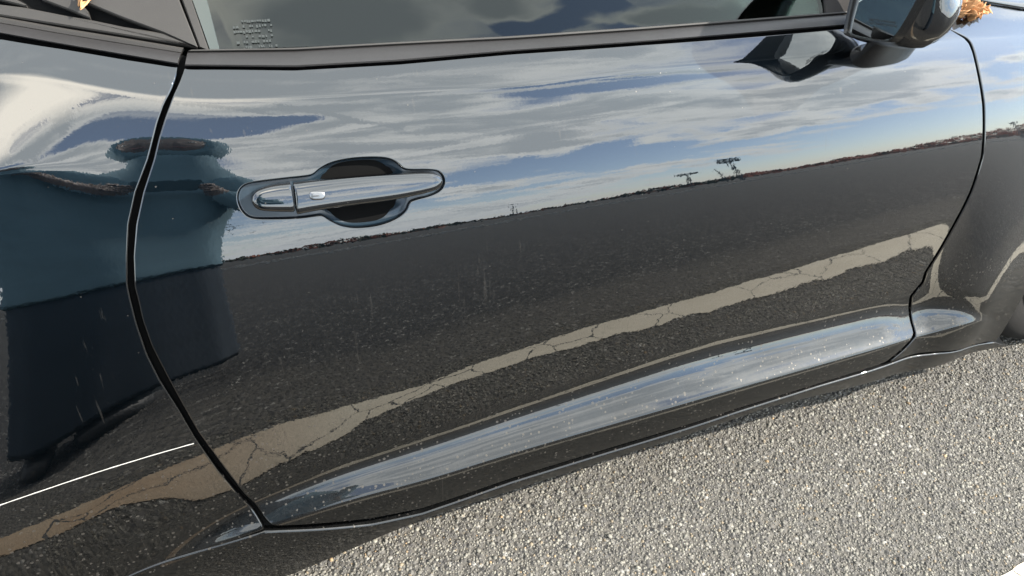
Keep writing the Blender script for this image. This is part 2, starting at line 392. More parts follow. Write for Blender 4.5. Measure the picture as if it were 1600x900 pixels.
def xz(pts):
    out = []
    for p in pts:
        if len(p) == 3: out.append((p[1], p[2]))
        else: q = hit(*p); out.append((q[0], q[2]))
    return np.array(out)
def inside(P, poly):
    x, y = P[:, 0], P[:, 1]; r = np.zeros(len(P), bool); n = len(poly)
    for i in range(n):
        x1, y1 = poly[i]; x2, y2 = poly[(i+1) % n]
        c = ((y1 > y) != (y2 > y)); xi = x1+(y-y1)*(x2-x1)/((y2-y1) if y2 != y1 else 1e-12); r ^= c & (x < xi)
    return r
def segdist(P, poly):
    d = np.full(len(P), 9.)
    for i in range(len(poly)):
        a, b = poly[i], poly[(i+1) % len(poly)]; ab = b-a; t = np.clip(((P-a)@ab)/max(ab@ab, 1e-12), 0, 1); d = np.minimum(d, np.linalg.norm(P-a-t[:, None]*ab, axis=1))
    return d
def area2(p): return 0.5*np.sum(p[:, 0]*np.roll(p[:, 1], -1)-np.roll(p[:, 0], -1)*p[:, 1])
def surf_pt(q, off=0.0):
    q = np.asarray(q); y = bil(G, q[:, 0], q[:, 1]); P = np.stack([q[:, 0], y, q[:, 1]], 1)
    n = nrm(q[:, 0], q[:, 1]); return P+n*off, n
KNOTS = [('abs', .0, 0), ('lip', -.02, 10), ('lip', .004, 8), ('scbot', -.012, 12), ('scbot', .006, 14), ('sctop', -.014, 10), ('sctop', .010, 16), ('pbot', 0., 6), ('crease', -.010, 60), ('crease', .006, 12), ('belt', 0., 6), ('abs', 1.05, 16)]
def knots(x):
    z = []; w = []; t = 0
    for k, o, n in KNOTS:
        v = np.full_like(x, o) if k == 'abs' else np.interp(x, XS, out_z[k])+o
        if z: v = np.maximum(v, z[-1]+.004)
        z.append(v); t += n; w.append(t)
    return np.array(z), np.array(w, float)
def zw(x, val, inv=False):
    x = np.asarray(x, float); val = np.asarray(val, float); Z_, W_ = knots(x); out = np.empty_like(val)
    for i in range(len(x)): out[i] = np.interp(val[i], W_, Z_[:, i]) if inv else np.interp(val[i], Z_[:, i], W_)
    return out
def panel(name, outline, mat, parent, holes=(), r=.0022, depth=.014, sx=.008, sz=.005, step=.006, smooth_it=0):
    """a body panel: the flank trimmed to an outline, with a rolled hem along every edge"""
    loops = []
    for k, o in enumerate([outline, *holes]):
        q = xz(o)
        if k or smooth_it: q = chaikin(q, 2 if k else smooth_it)
        q = resample(q, step if k == 0 else .003, True)
        if (area2(q) > 0) != (k == 0): q = q[::-1]
        loops.append(q)
    V2 = []; E = []
    hems = []
    for q in loops:
        P, n = surf_pt(q); T_ = np.roll(P, -1, 0)-np.roll(P, 1, 0); T_ /= np.linalg.norm(T_, axis=1, keepdims=True)
        lat = np.cross(T_, n); lat /= np.linalg.norm(lat, axis=1, keepdims=True)      # outward along the sheet
        if True:                                                                     # counter-clockwise seen in x,z
            c = np.stack([lat[:, 0], lat[:, 2]], 1); t2 = np.roll(q, -1, 0)-np.roll(q, 1, 0); o2 = np.stack([t2[:, 1], -t2[:, 0]], 1)
            lat *= np.sign((c*o2).sum(1))[:, None]
        k = np.hanning(7)[1:-1]; k /= k.sum()
        lat = sum(np.roll(lat, s, 0)*w for s, w in zip((-2, -1, 0, 1, 2), k)); lat /= np.linalg.norm(lat, axis=1, keepdims=True)
        q = q-np.stack([lat[:, 0], lat[:, 2]], 1)*(r-.0006)
        i0 = len(V2); V2 += [tuple(x) for x in q]; E += [(i0+i, i0+(i+1) % len(q)) for i in range(len(q))]
        hems.append((q, lat))
    WS = .7
    tw = lambda q: np.stack([q[:, 0]/sx, zw(q[:, 0], q[:, 1])*WS], 1)
    o = tw(hems[0][0]); lo, hi = o.min(0), o.max(0)
    gx = np.arange(math.floor(lo[0]), hi[0], 1.0); gz = np.arange(math.ceil(lo[1]/WS), hi[1]/WS, 1.0)*WS
    gp = np.array([(x, z) for z in gz for x in gx])
    hs = [tw(q) for q, _ in hems]
    ok = inside(gp, o) & (segdist(gp, o) > .30)
    for q in hs[1:]: ok &= ~inside(gp, q) & (segdist(gp, q) > .25)
    V2 = [tuple(x) for q in hs for x in q]+[tuple(x) for x in gp[ok]]
    res = delaunay_2d_cdt([Vector(v) for v in V2], E, [], 0, 1e-7)
    vs = np.array([(v.x, v.y) for v in res[0]]); fs = np.array([f for f in res[2] if len(f) == 3])
    c = vs[fs].mean(1); ok = inside(c, o)
    for q in hs[1:]: ok &= ~inside(c, q)
    fs = fs[ok]
    xs_ = vs[:, 0]*sx; vs = np.stack([xs_, zw(xs_, vs[:, 1]/WS, True)], 1)
    P, n = surf_pt(vs); V = [P]; N = [n]; F = []
    a = vs[fs]; sg = (a[:, 1, 0]-a[:, 0, 0])*(a[:, 2, 1]-a[:, 0, 1])-(a[:, 1, 1]-a[:, 0, 1])*(a[:, 2, 0]-a[:, 0, 0])
    F += [tuple(f) if s > 0 else tuple(f[::-1]) for f, s in zip(fs, sg)]
    base = len(P)
    for q, lat in hems:
        P, n = surf_pt(q); m = len(q)
        lat = lat-n*(lat*n).sum(1)[:, None]; lat /= np.linalg.norm(lat, axis=1, keepdims=True)
        for ph in (0, 22, 45, 67, 90, 91):
            s_, c_ = math.sin(math.radians(min(ph, 90))), math.cos(math.radians(min(ph, 90)))
            V.append(P+lat*r*s_-n*(r*(1-c_)+(depth if ph == 91 else 0))); N.append(n*c_+lat*s_)
        F += bridge(6, m, start=base, flip=True); base += 6*m
    return mesh(name, np.vstack(V), F, mat, parent, normals=np.vstack(N))
def strip(name, A, B, n_out, mat, parent, prof, step=.02):
    """a moulding lofted between an upper line A and a lower line B; prof = (across 0..1, height) pairs"""
    m = max(8, int(np.linalg.norm(np.diff(A, axis=0), axis=1).sum()/step))
    def rs(P):
        P = np.asarray(P, float); L = np.r_[0, np.cumsum(np.linalg.norm(np.diff(P, axis=0), axis=1))]; t = np.linspace(0, L[-1], m)
        return np.stack([np.interp(t, L, P[:, k]) for k in range(3)], 1)
    A, B = rs(A), rs(B); n_out = np.asarray(n_out, float)
    V = []
    for t, hgt in prof: V.append(A*(1-t)+B*t+n_out*hgt)
    k = len(prof); V = np.stack(V, 1).reshape(-1, 3); F = bridge(m, k, True)
    F += [tuple(range(k))[::-1], tuple(range((m-1)*k, m*k))]
    return autosmooth(fixn(mesh(name, V, F, mat, parent)), 40)
def plate(name, P, n_out, thick, mat, parent, bevel=.0015):
    """a flat plate with a bevelled front edge; P = front outline"""
    P = np.asarray(P, float); n_out = np.asarray(n_out, float); c = P.mean(0); m = len(P)
    e = np.roll(P, -1, 0)-np.roll(P, 1, 0); e /= np.linalg.norm(e, axis=1, keepdims=True); lat = np.cross(e, n_out)
    if ((P-c)*lat).sum() < 0: lat = -lat
    R = [P-n_out*thick, P-n_out*bevel, P-lat*bevel]; V = np.vstack(R); F = bridge(3, m)+[tuple(range(2*m, 3*m)), tuple(range(m))[::-1]]
    return autosmooth(fixn(mesh(name, V, F, mat, parent)), 30)
def box(name, lo, hi, mat, parent, bev=.01):
    bm = bmesh.new(); bmesh.ops.create_cube(bm, size=1)
    for v in bm.verts: v.co = Vector([(lo[k]+hi[k])/2+v.co[k]*(hi[k]-lo[k]) for k in range(3)])
    if bev: bmesh.ops.bevel(bm, geom=bm.edges[:], offset=bev, segments=2, affect='EDGES')
    me = bpy.data.meshes.new(name); bm.to_mesh(me); bm.free(); me.materials.append(mat); return link(bpy.data.objects.new(name, me), parent)

car = empty('coupe')
tag(car, 'dark blue grey two-door coupe with glossy door mirroring the sky', 'car')

# --- body panels
DOOR = [(288,107),(280,130),(270,151),(258,184),(248,216),(240,250),(224,300),(213,350),(209,400),(210,447),(215,465),(223,500),(237,540),(260,585),(280,622),(310,675),(350,730),(385,775),(413,808),(420,815),(431,820.5),
        (489,819),(580,810),(660,794),(730,771),(800,747),(1000,686),(1150,639),(1280,599),(1372,570),(1385,565),(1409,545),(1424,529),(1427,521),(1426,514),(1420,477),(1422,463),(1428,455),(1440,441),(1445,425),(1470,385),(1495,340),(1515,300),(1527,265),(1533,244),(1536,203),(1535,162),(1528,119),(1519,80),(1514,68),(1507,60),(1474,39),(1460,32.5),(1320,44),(1000,70),(800,84),(620,100),(460,109),(300,107.5)]
QUARTER = [(277,105),(200,93),(100,76),(0,60),('w',-.40,.914),('w',-.70,.913),('w',-1.38,.912),('w',-1.38,.40)] + \
          [('w',-1.0+.37*math.cos(t),.33+.37*math.sin(t)) for t in np.linspace(math.pi*.97,-.35,22)] + \
          [('w',-.60,.135),('w',-.42,.16),(200,900),(340,852.5),(412,827.5),(410,822),(380,782),(340,735),(305,685),(280,642),(250,595),(230,555),(213,505),(203,465),(199,445),(199,400),(201,350),(212,300),(231,250),(246,190),(256,162),(268,138),(275,119)]
SILL = [(413,832),(436,831),(500,828.5),(580,821.5),(660,804.5),(730,780.5),(800,755.5),(1000,694.5),(1150,646.5),(1280,605),(1386,572.5),(1470,553),(1556,536.5),(1572,541),(1515,553),(1380,592),(1200,637),(900,735),(800,767),(660,812),(553,857),(457,898),('w',-.14,.075),('w',-.30,.05),('w',-.55,.05),('w',-.585,.1335),('w',-.42,.1585),(200,901.2),(340,853.6)]
FENDER = [(1480,43),(1511,58.5),(1518,66),(1523,79),(1532,119),(1539,162),(1539.5,203),(1537,244),(1531,266),(1519,301),(1499,341),(1474,386),(1449,426),(1444,443),(1432,457),(1426,464),(1424.5,477),(1430,514),(1431.5,522),(1428,531),(1413,548),(1391,566),(1470,549),(1556,532.5)]
p_ = hit(1570, 508); AX = p_[0]+.335
FENDER += [('w',AX-.35*math.cos(t),.33+.37*math.sin(t)) for t in np.linspace(.25,math.pi*.96,22)] + [('w',2.35,.30),('w',2.35,.76),('w',2.0,.79),('w',1.6,.815),(1600,17),(1550,8),(1505,2),(1470,2),(1455,22)]
HOLE = [(125,330),(150,285),(200,262),(400,236),(560,220),(600,210),(640,170),(720,130),(850,106),(1000,101),(1080,111),(1130,140),(1165,178),(1230,182),(1300,180),(1380,185),(1412,215),(1421,262),(1400,310),(1330,345),(1215,373),(1196,395),(1180,440),(1120,490),(1020,530),(880,548),(780,537),(700,500),(660,470),(640,466),(500,486),(300,490),(200,485),(150,440),(125,380)]
def hp(p): return (p[0]/4+340, p[1]/4+220)
HOLEP = [hp(p) for p in HOLE]
door = panel('door', DOOR, PAINT, car, holes=[HOLEP])
quarter = panel('rear_quarter_panel', QUARTER, PAINT, car)
panel('rocker_panel', SILL, PAINT, car, r=.0042, depth=.03)
panel('front_fender', FENDER, PAINT, car, depth=.02)

# inner body sheet seen as black in the gaps
xs = np.arange(-.56, 1.46, .02); V = []
for x in xs:
    zt = np.interp(x, XS, out_z['belt'])+.012; zb = np.interp(x, XS, out_z['lip'])+.02
    zz = np.linspace(zb, zt, 60); P, n = surf_pt(np.stack([np.full(60, x), zz], 1)); V.append(P-n*.0125)
mesh('inner_body', np.vstack(V), bridge(len(xs), 60, False), GAP, car)
box('underbody', (-1.38, .03, .17), (AX-.42, 1.75, .40), DARK, car)

# --- glass plane, mouldings and louvre panel
AG = math.radians(40.0); GN = np.array([0, -math.cos(AG), math.sin(AG)]); G0 = CAM+ray(800, 57)*((.150+D0)/ray(800, 57)[1])
def gp(px, py, off=0.0): return onplane(px, py, G0+GN*off, GN)
GU = np.array([0, math.sin(AG), math.cos(AG)])
gl_pts = [gp(299, -2), gp(328, 79), gp(620, 68.5), gp(800, 59), gp(1000, 47), gp(1290, 25), gp(1312, 23)]
tops = [gl_pts[-1]+GU*.10+np.array([-.10, 0, 0]), np.array([.40, 0, 0])+[0, *(gp(800, 57)+GU*.40)[1:]], np.array([-.25, 0, 0])+[0, *(gp(800, 57)+GU*.40)[1:]]]
glass = plate('side_window', gl_pts+tops, GN, .004, GLASS, car, .0005)
# moulding under the glass: face, lip and the shadow line
A_ = [gp(293.5, 82), gp(460, 80), gp(620, 71), gp(800, 62), gp(1000, 48), gp(1320, 22), gp(1478, 9)]
B_ = [hit(x, y, .003) for x, y in ((289, 103.5), (460, 105.5), (620, 96.5), (800, 80.5), (1000, 66.5), (1320, 40.5), (1478, 29))]
TN = np.array([0, -math.cos(math.radians(28)), math.sin(math.radians(28))])
strip('belt_moulding', A_, B_, TN, TRIM, car, [(-.02, -.012), (0, .002), (.10, .0042), (.5, .0055), (.88, .0042), (.97, .001), (1.0, -.012)])
A2 = [gp(303, 78.5), gp(460, 75.5), gp(620, 66.5), gp(800, 57), gp(1000, 43), gp(1290, 21), gp(1478, 4)]
strip('window_wiper_seal', A2, [p+TN*0 for p in A_], GN, TRIM2, car, [(-.1, -.004), (0, .0025), (.3, .005), (.8, .0055), (1.05, .003), (1.1, -.006)])
# rear moulding
C_ = [gp(-60, 25.5), gp(0, 36), gp(100, 53.5), gp(200, 69.5), gp(283, 82.5)]; D_ = [hit(x, y, .003) for x, y in ((-60, 41), (0, 52.5), (100, 70.5), (200, 87.5), (277.5, 100.5))]
def ext(L, dx): 
    L = list(L); d = (L[0]-L[2])/np.linalg.norm(L[0]-L[2]); return [L[0]+d*dx*np.array([1, .5, .25])]+L
strip('quarter_moulding', ext(C_, .7), ext(D_, .7), TN, TRIM, car, [(-.02, -.012), (0, .001), (.14, .004), (.55, .006), (.9, .004), (.98, .001), (1.0, -.012)])
C2 = [gp(-60, 14.5), gp(0, 26.5), gp(100, 44.5), gp(200, 60.5), gp(287, 75)]
strip('quarter_seal', ext(C2, .7), ext(C_, .7), GN, TRIM2, car, [(-.05, -.01), (0, .001), (.4, .003), (1.0, .002), (1.02, -.008)])
# louvre panel: dark recess, lower rail and three blades
LV = lambda L, off=.004: [gp(x, y, off) for x, y in L]
rec = LV([(310, 72), (281, -2)], -.012)+[gp(270, -30, -.012), gp(-300, -120, -.012), gp(-300, -35, -.012), gp(0, 22, -.012)]
louvre_panel = plate('louvre_panel', rec, GN, .004, DARK, car)
cv = lambda L: [(x/5., y/5.) for x, y in L]
plate('louvre_rail', LV(cv([(-1500, -330), (0, 33), (190, 57), (520, 122), (720, 156), (960, 207), (1275, 257), (1545, 368), (1520, 362), (0, 120), (-1500, -170)])), GN, .010, TRIM2, louvre_panel)
plate('louvre_blade', LV(cv([(655, -10), (672, 22), (960, 140), (1275, 256), (1545, 367), (1400, 0), (1370, -120), (560, -120)]), .006), GN, .009, TRIM2, louvre_panel)
plate('louvre_blade', LV(cv([(330, -2), (520, 70), (703, 146), (690, 90), (612, 0), (540, -120), (200, -120)]), .001), GN, .009, TRIM2, louvre_panel)
plate('louvre_blade', LV(cv([(-300, -110), (0, 2), (205, 52), (198, 30), (120, -10), (-60, -130)]), .001), GN, .009, TRIM2, louvre_panel)
plate('pillar_seal', LV([(283, -2), (311, 73.5), (327, 78), (299.5, -2)], .002), GN, .014, TRIM2, car)
plate('glass_edge_band', LV([(300, -2), (328, 78), (343, 77), (323, -2)], .0022), GN, .001, plain('ceramic_band', (.022, .030, .028), .2), glass, .0002)
plate('mirror_sail', LV([(1289, -2), (1291, 22), (1322, 20), (1400, 8), (1380, -2)], .004), GN, .012, plain('matt_black_plastic', (.030, .028, .027), .9, Specular_IOR_Level=.05), car)

# --- door handle: recess, bar, end cap, lock
def rim(L, step=.003, it=2): return chaikin(np.array([hit(*hp(p)) for p in L]), it)
hc = hit(530, 300); hn = nrm(hc[0], hc[2])
def on_handle(L, off): return [hit(*hp(p), off) for p in L]
handle = empty('door_handle', tuple(hc)); handle.parent = car
def hmesh(name, V, F, mat):
    o = fixn(mesh(name, np.asarray(V)-hc, F, mat, handle)); return o
# recess: rings from the hem of the hole down to a spine
q = chaikin(xz([hp(p) for p in HOLE]) if False else xz([hp(p) for p in HOLE]), 2); q = resample(q, .003, True)
P, n = surf_pt(q)
sp0, sp1 = hit(*hp((260, 372))), hit(*hp((1330, 268))); ax = sp1-sp0; L_ = np.linalg.norm(ax); ax /= L_
tt = np.clip((P-sp0)@ax, 0, L_); sp = sp0+tt[:, None]*ax
cup = np.exp(-((tt/L_-.57)/.21)**4)
rings = [P+n*.0]
for u, dp in ((.0, .004), (.02, .009), (.10, .0125), (.22, .0150), (.30, .0165), (.33, .020), (.55, .028), (.8, .034), (1.0, .036)):
    d = .006+cup*(dp-.006) if dp > .006 else np.full(len(q), dp)
    d = np.maximum(d, min(dp, .0065))
    rings.append(P*(1-u)+sp*u-hn*d[:, None])
hmesh('handle_recess', np.vstack(rings), bridge(len(rings), len(q)), plain('shaded_recess_paint', (.007, .015, .023), .30, Coat_Weight=.12))  # shade of the cup put into the material: dark colour, little coat
# thin rubber gasket lying in the recess edge
def tube(name, P, rad, mat, parent, closed=True, k=8, org=None):
    P = np.asarray(P, float); m = len(P); T_ = np.roll(P, -1, 0)-np.roll(P, 1, 0)
    if not closed: T_[0] = P[1]-P[0]; T_[-1] = P[-1]-P[-2]
    T_ /= np.linalg.norm(T_, axis=1, keepdims=True); ref = np.array(hn if abs(T_[0]@hn) < .9 else [0, 0, 1.]); s = np.cross(T_, ref); s /= np.linalg.norm(s, axis=1, keepdims=True); t = np.cross(s, T_)
    rad = np.broadcast_to(np.asarray(rad, float).reshape(-1, 1), (m, 1))
    V = np.stack([P+(s*math.cos(a)+t*math.sin(a))*rad for a in np.linspace(0, 2*math.pi, k, endpoint=False)], 1).reshape(-1, 3)
    F = bridge(m, k); 
    if closed: F += [(a, b, c-m*k, d-m*k) if False else tuple(x % (m*k) for x in f) for f in bridge(2, k, start=(m-1)*k) for a, b, c, d in [f]]
    else: F += [tuple(range(k))[::-1], tuple(range((m-1)*k, m*k))]
    if org is not None: V = V-org
    return fixn(mesh(name, V, F, mat, parent))
tube('handle_gasket', P-hn*.0040, .0010, GAP, handle, org=hc)
def pillow(name, L, off, dome, mat, depth, spine, it=2, flat=4.5):
    Q = chaikin(np.array(on_handle(L, off)), it); Q = resample(Q, .003, True)
    s0, s1 = (hit(*hp(p), off) for p in spine); a = s1-s0; l = np.linalg.norm(a); a /= l; c = s0+np.clip((Q-s0)@a, 0, l)[:, None]*a
    R = [Q-hn*depth, Q-hn*.004]
    for u in (0, .03, .08, .16, .28, .45, .65, .85, 1.0):
        hgt = dome*math.sqrt(max(0, 1-(1-u)**flat)); R.append(Q*(1-u*.999)+c*u*.999+hn*hgt-hn*.0012*(u == 0))
    return hmesh(name, np.vstack(R), bridge(len(R), len(Q)), mat)
pillow('handle_bar', [(472,262),(474,268),(600,250),(800,230),(1000,214),(1200,204),(1330,198),(1385,212),(1412,250),(1395,292),(1330,322),(1100,372),(800,408),(600,440),(498,462),(492,458)], .014, .0062, PAINT, .012, ((500, 362), (1330, 258)))
pillow('handle_end_cap', [(456,264),(452,268),(380,274),(300,290),(238,312),(212,345),(212,385),(232,420),(275,438),(380,444),(482,446),(484,440)], .014, .0065, PAINT, .016, ((280, 365), (465, 356)))
pillow('key_lock', [(572,318),(600,314),(650,314),(672,322),(676,345),(670,366),(640,371),(590,371),(574,362)], .0212, .0022, plain('lock_steel', (.20, .20, .20), .30, 1.0), .004, ((610, 344), (640, 343)), 1)
pillow('keyhole', [(590,343),(640,340),(642,347),(592,350)], .0236, .0003, TEXT, .0015, ((598, 346), (634, 344)), 1)

# --- protective film edge on the rear quarter
fe = np.array([hit(x, y) for x, y in ((303, 693), (250, 708), (200, 723), (150, 738.5), (100, 755), (50, 772), (0, 789))]+[[-.50, float(bil(G, -.50, .224)), .224], [-.60, float(bil(G, -.60, .200)), .200]])
fe = resample(fe, .01); pf, nf = surf_pt(np.stack([fe[:, 0], fe[:, 2]], 1)); up = np.array([0, -.15, 1.]); w_ = .0011
wv = w_*(1+.35*np.sin(np.arange(len(pf))*2.1)*np.sin(np.arange(len(pf))*.77))[:, None]
V = np.stack([pf+up*wv+nf*.0001, pf+up*wv*.4+nf*.0006, pf-up*wv*.4+nf*.0006, pf-up*wv+nf*.0001], 1).reshape(-1, 3)
fixn(mesh('film_edge', V, bridge(len(pf), 4, False), FILM, quarter))

# --- door mirror
mir = empty('door_mirror', (0, 0, 0)); mir.parent = car
MI, MO = np.array([.885, .108, .842]), np.array([.865, .006, .878])      # inboard and outboard ends of the glass foot
mu = MO-MI; mw = np.linalg.norm(mu); mu /= mw; mv = np.array([.10, -.02, 1.]); mv -= mu*(mv@mu); mv /= np.linalg.norm(mv); mn = np.cross(mu, mv)
if mn[0] > 0: mn = -mn                                                    # faces the rear
GO = [(.006, -.002), (-.002, .008), (-.006, .100), (.000, .140), (.03, .162), (.10, .176), (.160, .176), (.182, .162), (.184, .136), (.166, .092), (.148, .058), (.134, .024), (.122, .006), (.108, -.002)]
GC = [(.006, -.002), (-.002, .008), (-.006, .080), (.000, .110), (.02, .126), (.06, .138), (.074, .138), (.094, .126), (.110, .106), (.130, .076), (.145, .042), (.140, .020), (.124, .006), (.108, -.002)]
def mp(u, v, w=0.): return MI+mu*u+mv*v-mn*w
g2 = chaikin(np.array(GO), 3); g3 = chaikin(np.array(GC), 3); gc = np.array([.068, .062])
mc = MI.copy()
gw = lambda p: .006+p[0]*.19+p[1]*.05                      # the glass is turned in its housing
Vg = [mp(*p, gw(p)) for p in g2]+[mp(*gc, gw(gc))]
mglass = mesh('mirror_glass', Vg, [(i, (i+1) % len(g2), len(g2)) for i in range(len(g2))], MIRR, mir, smooth=False)
def mloft(name, specs, mat, sel=None, close=True):
    R = []
    for sc, w, du, dv in specs:
        f_ = min(1, max(0, (w-.010)/.035)); R.append([mp(*(gc+(p*(1-f_)+p3*f_-gc)*sc+np.array([du, dv])), w) for p, p3 in zip(g2, g3)])
    m = len(g2); F = bridge(len(R), m); V = np.array(R).reshape(-1, 3)
    if close: F.append(tuple(range((len(R)-1)*m, len(R)*m)))
    if sel is not None: F = [f for f in F if sel(np.mean([V[i] for i in f], axis=0), f[0]//m)]
    return autosmooth(fixn(mesh(name, V, F, mat, mir)), 50)
mloft('mirror_bezel', [(.995, .050, 0, 0), (.985, .006, 0, 0), (.99, .001, 0, 0), (1.02, -.002, 0, 0), (1.04, -.001, 0, 0), (1.055, .004, 0, 0), (1.055, .012, 0, 0)], BLACK, close=False)
def prof(base): return [(base, .010, 0, 0), (base+.05, .016, .003, .000), (base+.09, .028, .007, .001), (base+.09, .042, .010, .003), (base+.02, .056, .011, .006), (base-.13, .068, .010, .009), (base-.38, .077, .006, .012), (.32, .083, .0, .014), (.05, .085, -.003, .015)]
vlow = lambda p: (p-MI)@mv
mloft('mirror_cap', prof(1.055), PAINT, lambda p, k: vlow(p) > .006)
mloft('mirror_skirt', prof(1.05), BLACK, lambda p, k: vlow(p) <= .012)
# foot joining the door
ft = hit(1398, 92); fn_ = nrm(ft[0], ft[2])
def oval(c, a, b, ra, rb, m=28): return [c+a*ra*math.copysign(abs(math.cos(t))**.7, math.cos(t))+b*rb*math.copysign(abs(math.sin(t))**.7, math.sin(t)) for t in np.linspace(0, 2*math.pi, m, endpoint=False)]
xa = np.array([.98, .08, -.02]); xa -= fn_*(xa@fn_); xa /= np.linalg.norm(xa); za = np.cross(xa, fn_)
c0 = hit(1375, 84); c1 = mp(.055, .006, .058)
R = [oval(c0-fn_*.01, xa, za, .062, .020), oval(c0+fn_*.006, xa, za, .060, .019), oval(c0*.6+c1*.4+fn_*.006, xa, np.array([0, -.8, .6]), .052, .026), oval(c0*.25+c1*.75, xa, np.array([0, -.9, .4]), .046, .030), oval(c1+np.array([0, 0, .012]), xa, np.array([0, -1., .1]), .046, .034)]
autosmooth(fixn(mesh('mirror_foot', np.array(R).reshape(-1, 3), bridge(len(R), 28)+[tuple(range(28)), tuple(range(112, 140))], BLACK, mir)), 50)
def text(name, s, size, loc, xdir, ydir, mat, parent, ext=0.0):
    cu = bpy.data.curves.new(name, 'FONT'); cu.body = s; cu.size = size; cu.align_x = 'CENTER'; cu.extrude = ext; cu.materials.append(mat)
    to = bpy.data.objects.new(name, cu); me = bpy.data.meshes.new_from_object(to); bpy.data.objects.remove(to); me.materials.clear(); me.materials.append(mat)
    o = link(bpy.data.objects.new(name, me), parent); x, y = Vector(xdir).normalized(), Vector(ydir).normalized(); z = x.cross(y)
    o.matrix_local = Matrix(((x.x, y.x, z.x, loc[0]), (x.y, y.y, z.y, loc[1]), (x.z, y.z, z.z, loc[2]), (0, 0, 0, 1))); return o
text('etched_print', 'OBJECTS IN MIRROR ARE\nCLOSER THAN THEY APPEAR', .0046, mp(.058, .022, gw((.058, .022))-.0003), mu-mn*.19, mv-mn*.05, TEXT, mglass)
# --- etched block on the side window: rows of tiny marks
Ve, Fe = [], []
ex, ey = gp(360, 30, .0028), None; hx = gp(420, 27, .0028)-ex; hx /= np.linalg.norm(hx); vx = -GU
for row, (x0, x1) in enumerate(((.012, .045), (.001, .050), (.001, .049), (.014, .044), (.002, .040), (.0, .046))):
    x = x0
    while x < x1:
        w = random.uniform(.0012, .0032)
        if random.random() < .78:
            o = ex+hx*x+vx*(.002+row*.0062+random.uniform(-.0003, .0003)); i = len(Ve); hh = vx*random.uniform(.0022, .0034)
            Ve += [o, o+hx*w, o+hx*w+hh, o+hh]; Fe.append((i, i+1, i+2, i+3))
        x += w+random.uniform(.0007, .0016)
mesh('etched_marks', Ve, Fe, ETCH, glass, smooth=False)

# --- upper body beyond the frame: roof, windscreen, bonnet, pillar, interior
zt_ = float(tops[1][2]); yt_ = float(tops[1][1])
def sheet(name, rows, mat, th=.01):
    R = np.array(rows); a, b = R.shape[:2]; V = R.reshape(-1, 3); F = bridge(a, b, False)
    o = mesh(name, V, F, mat, car); md = o.modifiers.new('thickness', 'SOLIDIFY'); md.thickness = th; md.offset = 0; return fixn(o)
yy = np.linspace(yt_-.005, 1.9-yt_, 9)
sheet('roof', [[(x, y, zt_+.012+.05*math.sin(math.pi*(y-yt_)/(1.9-2*yt_))-.05*((x-.1)/.6)**2) for y in yy] for x in np.linspace(-.55, .62, 9)], PAINT)
sheet('windscreen', [[(.62+(1.32-.62)*t, y+(0.16-yt_+.02)*t*(1 if y < .9 else -1)*(abs(y-.93)/.55), zt_+.005+(.90-zt_)*t-.03*t*(1-t)+.03*math.sin(math.pi*(y-yt_)/(1.9-2*yt_))*(1-t*.5)) for y in yy] for t in np.linspace(0, 1, 6)], GLASS, .005)
sheet('rear_window', [[(-.55-.65*t, y, zt_-.0+(.97-zt_)*t+.045*math.sin(math.pi*(y-yt_)/(1.9-2*yt_))) for y in yy] for t in np.linspace(0, 1, 6)], GLASS, .005)
pr = [gp(1317, 21)-GN*.002, gp(1400, 8)-GN*.002]
strip('roof_rail', [np.array(tops[0])+GU*.03+np.array([.12, 0, 0]), np.array(tops[1])+GU*.03, np.array(tops[2])+GU*.03, np.array(tops[2])+GU*.0+np.array([-.5, .05, -.12])], [np.array(tops[0])+np.array([.10, 0, 0]), np.array(tops[1]), np.array(tops[2]), np.array(tops[2])-GU*.06+np.array([-.5, .05, -.12])], GN, PAINT, car, [(0, -.01), (0, .006), (.5, .012), (1, .008), (1, -.01)])
# bonnet: from the seam on top of the wing inwards
hx_ = np.array([hit(x, y) for x, y in ((1600, 14), (1550, 5), (1505, -1))]); 
seam = [(1.18, *(hx_[2][1:]+[-0.004, .001])), (1.235, *(hx_[1][1:]+[-0.004, .0])), (1.315, *(hx_[0][1:]+[-0.004, .0])), (1.6, hx_[0][1]+.012, .818), (2.0, hx_[0][1]+.05, .79), (2.3, hx_[0][1]+.12, .74)]
sheet('bonnet', [[(x, y+(1.86-2*y)*t, z+.055*math.sin(math.pi*t)**.7+.004) for t in np.linspace(0, 1, 15)] for x, y, z in seam], PAINT, .006)
sheet('cowl', [[(x, y, .815+.05*(y-.15)) for y in np.linspace(.16, 1.7, 8)] for x in (.98, 1.10, 1.21)], TRIM, .01)
sheet('far_side', [[(x, 1.86+.03*math.sin(math.pi*t), .15+.78*t) for t in np.linspace(0, 1, 5)] for x in np.linspace(-1.38, 2.3, 8)], PAINT, .02)
box('cabin_floor', (-1.2, .20, .26), (1.2, 1.7, .42), DARK, car, 0)
box('dashboard', (.80, .26, .50), (1.12, 1.68, .82), DARK, car, .05)
box('door_card', (-.05, .17, .42), (1.0, .215, .80), DARK, car, .02)
seat = empty('seat', (0, 0, 0)); seat.parent = car
box('seat_cushion', (.0, .34, .40), (.52, .84, .58), DARK, seat, .06); box('seat_backrest', (-.22, .36, .52), (-.02, .82, 1.06), DARK, seat, .07); box('headrest', (-.25, .49, 1.05), (-.12, .70, 1.19), DARK, seat, .04)

